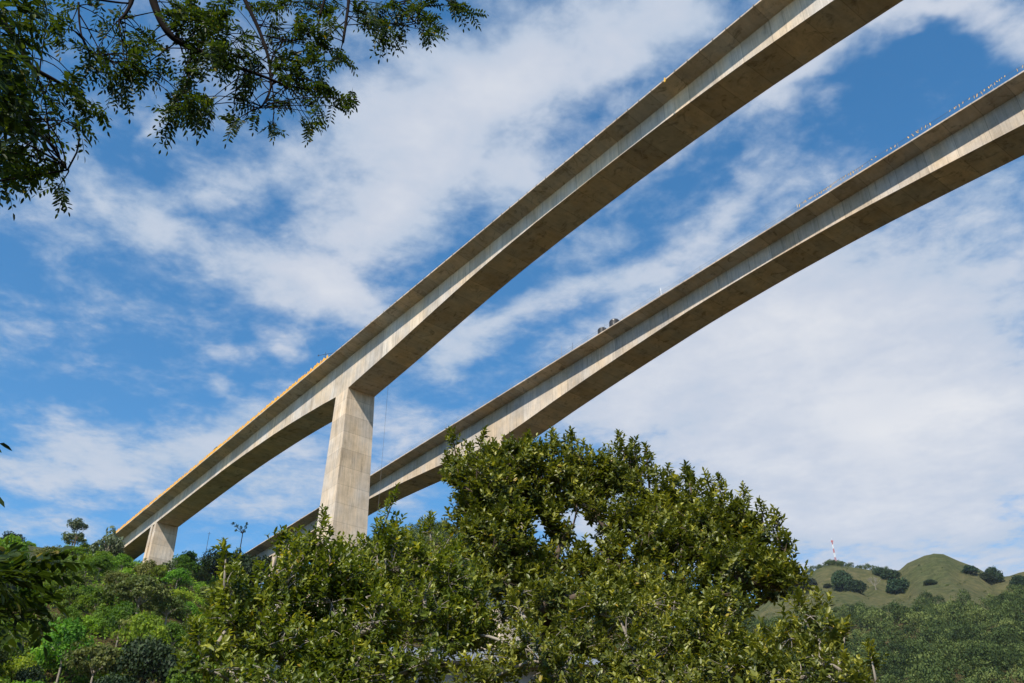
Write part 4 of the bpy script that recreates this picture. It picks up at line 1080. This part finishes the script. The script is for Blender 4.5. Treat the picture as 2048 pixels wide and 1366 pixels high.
clump_tree('tall_tree', 'tall thin tree with separate round leafy clumps standing against the sky at left', 150, 300,
           [(143, 1047, 9), (156, 1045, 10), (150, 1053, 9), (163, 1052, 7), (173, 1054, 6), (161, 1072, 7), (135, 1072, 5), (140, 1075, 3)], M['grey_leaf'], M['bark'], 41, .55, 34)
clump_tree('sparse_tree', 'sparse thin-leaved tree sticking up above the dark clump on the crest', 482, 304,
           [(466, 1047, 3.5), (474, 1052, 4), (482, 1055, 3), (491, 1054, 3.5), (488, 1062, 3), (472, 1060, 2.5), (494, 1047, 2)], M['darktree'], M['dark_bark'], 42, .5, 10)

# poles on the crest
for px, pyb, pyt, dist, r, mat, nm, lb in ((571, 1112, 1064, 285, .16, 'white', 'lamp_post', 'white slender post in front of the farther bridge end'),
                                           (419, 1088, 1064, 320, .10, 'dark_steel', 'utility_pole', 'thin dark pole on the crest left of the dark trees'),
                                           (171, 1094, 1074, 315, .10, 'white', 'utility_pole', 'thin pale pole right of the clump-topped tall tree')):
    x, y = azd(px, dist, pyt); zt = at(px, pyt, dist)[2]; zb = float(height(x, y)) - .5
    if zb > zt - 3: zb = zt - 8
    root = empty(nm, (x, y, zb)); tag(root, lb, 'pole')
    p = MB(); p.cyl(0, 0, 0, zt - zb, r, r * .6, 10); p.build('shaft', M[mat], root)
    p = MB(); p.tube([(-.5, 0, zt - zb - .6), (.5, 0, zt - zb - .6)], .05, 6); p.build('crossarm', M[mat], root)

# ---------------------------------------------------------------- far hills: wood, single trees, the mast
def far_wood():
    rg = np.random.default_rng(51)
    protos = []
    for i in range(5):
        V, F, T = puff_crown(60 + i, 7.0, 5.0, 3.4, 28, 28, .95, 1.9, tint=.45, shell=.72, jitter=.1)
        protos.append((V, F, T))
    V0 = []; F0 = []; T0 = []; o = 0
    def drop(x, y, sc, ti):
        nonlocal o
        V, F, T = protos[rg.integers(0, 5)]; a = rg.uniform(0, 6.28); ca, sa = math.cos(a), math.sin(a)
        W_ = np.stack([V[:, 0] * ca - V[:, 1] * sa, V[:, 0] * sa + V[:, 1] * ca, V[:, 2] * rg.uniform(.9, 1.7)], 1) * sc + np.array([x, y, float(height(x, y)) - 1.2])
        T = T.copy(); T[:, 0] = np.clip(T[:, 0] + ti, 0, 1)
        V0.append(W_.astype(np.float32)); F0.append(F + o); T0.append(T); o += len(V)
    n = 0
    while n < 1350:
        az_ = rg.uniform(7, 36); d = math.sqrt(rg.uniform(420 ** 2, 1160 ** 2))
        x, y = d * math.sin(math.radians(az_)), d * math.cos(math.radians(az_))
        lim = float(wood_limit(az_))
        if d > lim: continue
        if abs(az_ - 20.3) < .7 and 400 < d < 520: continue
        drop(x, y, rg.choice([.6, .75, .95, 1.15, 1.4]) * rg.uniform(.85, 1.15) * (.75 + d / 2600) * (.7 if d > lim - 90 else 1), rg.normal(0, .26)); n += 1
    n = 0
    while n < 520:
        az_ = rg.uniform(-16, 8); d = math.sqrt(rg.uniform(440 ** 2, 760 ** 2))
        x, y = d * math.sin(math.radians(az_)), d * math.cos(math.radians(az_))
        drop(x, y, rg.uniform(.6, 1.1), rg.normal(0, .15)); n += 1
    for _ in range(420):          # scrub dotted over the pasture
        az_ = rg.uniform(14, 31); d = rg.uniform(960, 1330)
        if math.sin(az_ * 5) * math.sin(d * .03) < -.1: continue
        drop(d * math.sin(math.radians(az_)), d * math.cos(math.radians(az_)), rg.uniform(.08, .26), rg.normal(0, .15))
    # dark scrub along the mast hill's ridge
    for az_, d in [(rg.uniform(15.5, 19.9), rg.uniform(1340, 1400)) for _ in range(60)] + [(rg.uniform(20.0, 22.3), rg.uniform(1375, 1400)) for _ in range(16)]:
        drop(d * math.sin(math.radians(az_)), d * math.cos(math.radians(az_)), rg.uniform(.45, .8), -.1 + rg.normal(0, .1))
    return [(np.concatenate(V0), np.concatenate(F0), np.concatenate(T0))]
scatter('far_wood', 'dark green wood covering the lower slopes of the far hills', far_wood(), M['far'], 'wood')

V, F, T = puff_crown(71, 7.5, 4.5, 4.0, 80, 40, 1.2, 2.0, flat=.5); me = mesh_np('crown', V, F, T); me.materials.append(M['darktree'])
wm = tree_wood(71, 4, 7.5, 4.5, .45).mesh('trunk'); wm.materials.append(M['dark_bark']); PROTO['far_flat'] = (me, wm)
V, F, T = puff_crown(72, 6.5, 7.5, 3.0, 90, 40, 1.2, 2.1, tint=.6); me = mesh_np('crown', V, F, T); me.materials.append(M['darktree'])
wm = tree_wood(72, 3, 6.5, 7, .45).mesh('trunk'); wm.materials.append(M['dark_bark']); PROTO['far_round'] = (me, wm)
FAR = [('far_flat', 1608, 1180, 1.7, 1.0, 'umbrella-shaped dark tree on the grassy slope below the mast'),
       ('far_round', 1686, 1172, 1.15, 1.5, 'tall dark round tree on the grassy slope, left of a close pair'),
       ('far_round', 1710, 1178, 1.15, 1.0, 'lower dark tree, right of a close pair on the grassy slope'),
       ('far_round', 1692, 1148, .6, .8, 'small shrub-like tree on the slope just right of the mast hill'),
       ('far_round', 1762, 1146, 1.0, .9, 'dark tree in the saddle left of the rounded grassy peak'),
       ('far_round', 1780, 1152, 1.1, .9, 'dark tree in the saddle nearest the rounded grassy peak'),
       ('far_round', 1800, 1186, 1.6, 1.0, 'large dark tree at the foot of the grassy saddle, right of the bare grey tree'),
       ('far_round', 1860, 1162, .7, .7, 'small green tree alone on the face of the rounded peak'),
       ('far_flat', 1941, 1143, .75, 1.5, 'small flat-topped tree on the right shoulder of the rounded peak'),
       ('far_round', 1975, 1158, .95, 1.0, 'dark tree in the notch right of the rounded peak'),
       ('far_round', 1990, 1160, 1.0, 1.5, 'pointed dark tree in the notch near the right edge'),
       ('far_round', 2040, 1166, 1.0, 1.0, 'dark tree cut by the right edge of the picture'),
       ('far_round', 1655, 1168, .55, .8, 'small dark shrub-like tree straight below the mast')]
for i, (k, px, py, sc_, sz_, lb) in enumerate(FAR):
    h = ground_hit(px, py + 6, 1400, 300)
    d = h[2] if h else 1385
    x, y = azd(px, d, py + 6)
    place(k, 'hill_tree', x, y, lb, 'tree', None, sc_ * 1.5, sz_, i * 2.1, 2.5)
# bare grey tree
def bare_tree(px, py):
    h = ground_hit(px, py, 1400, 300) or (*azd(px, 1300), 1300)
    x, y, z = h[0], h[1], float(height(h[0], h[1])) - .5
    root = empty('bare_tree', (x, y, z)); tag(root, 'leafless grey tree on the grassy saddle between the two hilltops', 'tree')
    rg = np.random.default_rng(77); w = MB(); tw = MB()
    w.tube([(0, 0, -1), (.2, 0, 3), (0, 0, 5)], [.5, .42, .36], 7)
    def grow(p, d, L_, r, dep):
        q = p + d * L_
        (w if dep < 2 else tw).tube([p, (p + q) / 2 + rg.normal(0, .05 * L_, 3), q], [r, r * .85, r * .7], 4, cap=False)
        if dep < 5:
            for _ in range(3 if dep < 4 else 4):
                grow(q, unit(d + rg.normal(0, .45, 3) + np.array([0, 0, .12])), L_ * rg.uniform(.62, .85), r * .58, dep + 1)
    for k in range(5):
        a = 1.2566 * k; grow(np.array([0, 0, 4.6]), unit(np.array([math.cos(a) * .8, math.sin(a) * .8, 1.0])), 4.4, .28, 1)
    w.build('trunk', M['pale_bark'], root); tw.build('twigs', M['pale_bark'], root)
bare_tree(1752, 1180)

# lattice mast, red and white
def mast():
    c = at(1671.5, 1122, 1392); z = float(height(c[0], c[1])) - 1
    zt = at(1668, 1080, 1392)[2]
    root = empty('radio_mast', (c[0], c[1], z)); tag(root, 'red and white lattice radio mast on top of the left far hill', 'mast')
    H = zt - z; nb = 6
    def wd(f): return 2.1 * (1 - f) + .75 * f
    for b in range(nb):
        m = MB(); f0, f1 = b / nb, (b + 1) / nb; k = 3
        for i in range(k):
            g0 = f0 + (f1 - f0) * i / k; g1 = f0 + (f1 - f0) * (i + 1) / k
            for q in range(4):
                sx, sy = ((1, 1), (-1, 1), (-1, -1), (1, -1))[q]; tx, ty = ((1, 1), (-1, 1), (-1, -1), (1, -1))[(q + 1) % 4]
                a = (sx * wd(g0) / 2, sy * wd(g0) / 2, g0 * H); a1 = (sx * wd(g1) / 2, sy * wd(g1) / 2, g1 * H)
                b_ = (tx * wd(g1) / 2, ty * wd(g1) / 2, g1 * H); c_ = (tx * wd(g0) / 2, ty * wd(g0) / 2, g0 * H)
                m.tube([a, a1], .12, 4); m.tube([a, b_], .07, 4); m.tube([c_, a1], .07, 4); m.tube([a, c_], .07, 4)
        m.build('mast_section', M['white' if b % 2 == 0 else 'red'], root)
    m = MB(); m.cyl(0, 0, H, H + 5, .12, .08, 6); m.build('lightning_rod', M['white'], root)
    for k in range(3):
        a = 2.094 * k; m = MB(); x_, y_ = 1.4 * math.cos(a), 1.4 * math.sin(a)
        m.tube([(0, 0, H - 1.5), (x_, y_, H - 1.5)], .08, 4); m.box(x_ - .3, x_ + .3, y_ - .25, y_ + .25, H - 2.9, H - .1)
        m.build('antenna_panel', M['red'], root)
mast()

# pale house half hidden behind the trees
root = empty('house', (-.9, 24.0, -1.7), .12); tag(root, 'pale walled house with a grey tin roof glimpsed through the trees', 'house')
p = MB()
for y in (-3.0, 3.0):
    p.box(-2.2, 2.2, y - .12, y + .12, 0, 6.6)
for x in (-2.08, 2.08):
    p.box(x - .12, x + .12, -2.88, 2.88, 0, 6.6)
p.build('wall', M['stucco'], root)
p = MB(); p.add([(-2.6, -3.6, 6.55), (2.6, -3.6, 6.55), (2.6, 3.6, 6.55), (-2.6, 3.6, 6.55), (-2.6, 0, 7.7), (2.6, 0, 7.7)],
                [(0, 1, 5, 4), (2, 3, 4, 5), (0, 4, 3), (1, 2, 5), (0, 3, 2, 1)]); p.build('roof', M['tin'], root)
for x in (-1.5, .5):
    p = MB(); p.box(x, x + 1.1, -3.16, -3.123, 3.9, 5.1); f = p.build('window', M['dark_steel'], root)
    p = MB(); p.box(x - .08, x, -3.2, -3.123, 3.82, 5.18); p.box(x + 1.1, x + 1.18, -3.2, -3.123, 3.82, 5.18); p.box(x, x + 1.1, -3.2, -3.123, 5.1, 5.18); p.box(x, x + 1.1, -3.2, -3.123, 3.82, 3.9); p.build('frame', M['white'], f)

# ---------------------------------------------------------------- the air
hz_ = MB(); hz_.box(-2600, 2600, -2600, 2600, -16, 640)
hm = bpy.data.materials.new('haze'); hm.use_nodes = True; hn = hm.node_tree
hn.nodes.remove(hn.nodes['Principled BSDF'])
pv = hn.nodes.new('ShaderNodeVolumePrincipled'); pv.inputs['Color'].default_value = (.80, .88, 1.0, 1); pv.inputs['Density'].default_value = HAZE; pv.inputs['Anisotropy'].default_value = .2
hn.links.new(pv.outputs[0], hn.nodes['Material Output'].inputs['Volume'])
if HAZE > 0:
    o = hz_.build('haze', hm); tag(o, 'thin pale daytime haze filling the valley air', 'haze', kind='stuff')
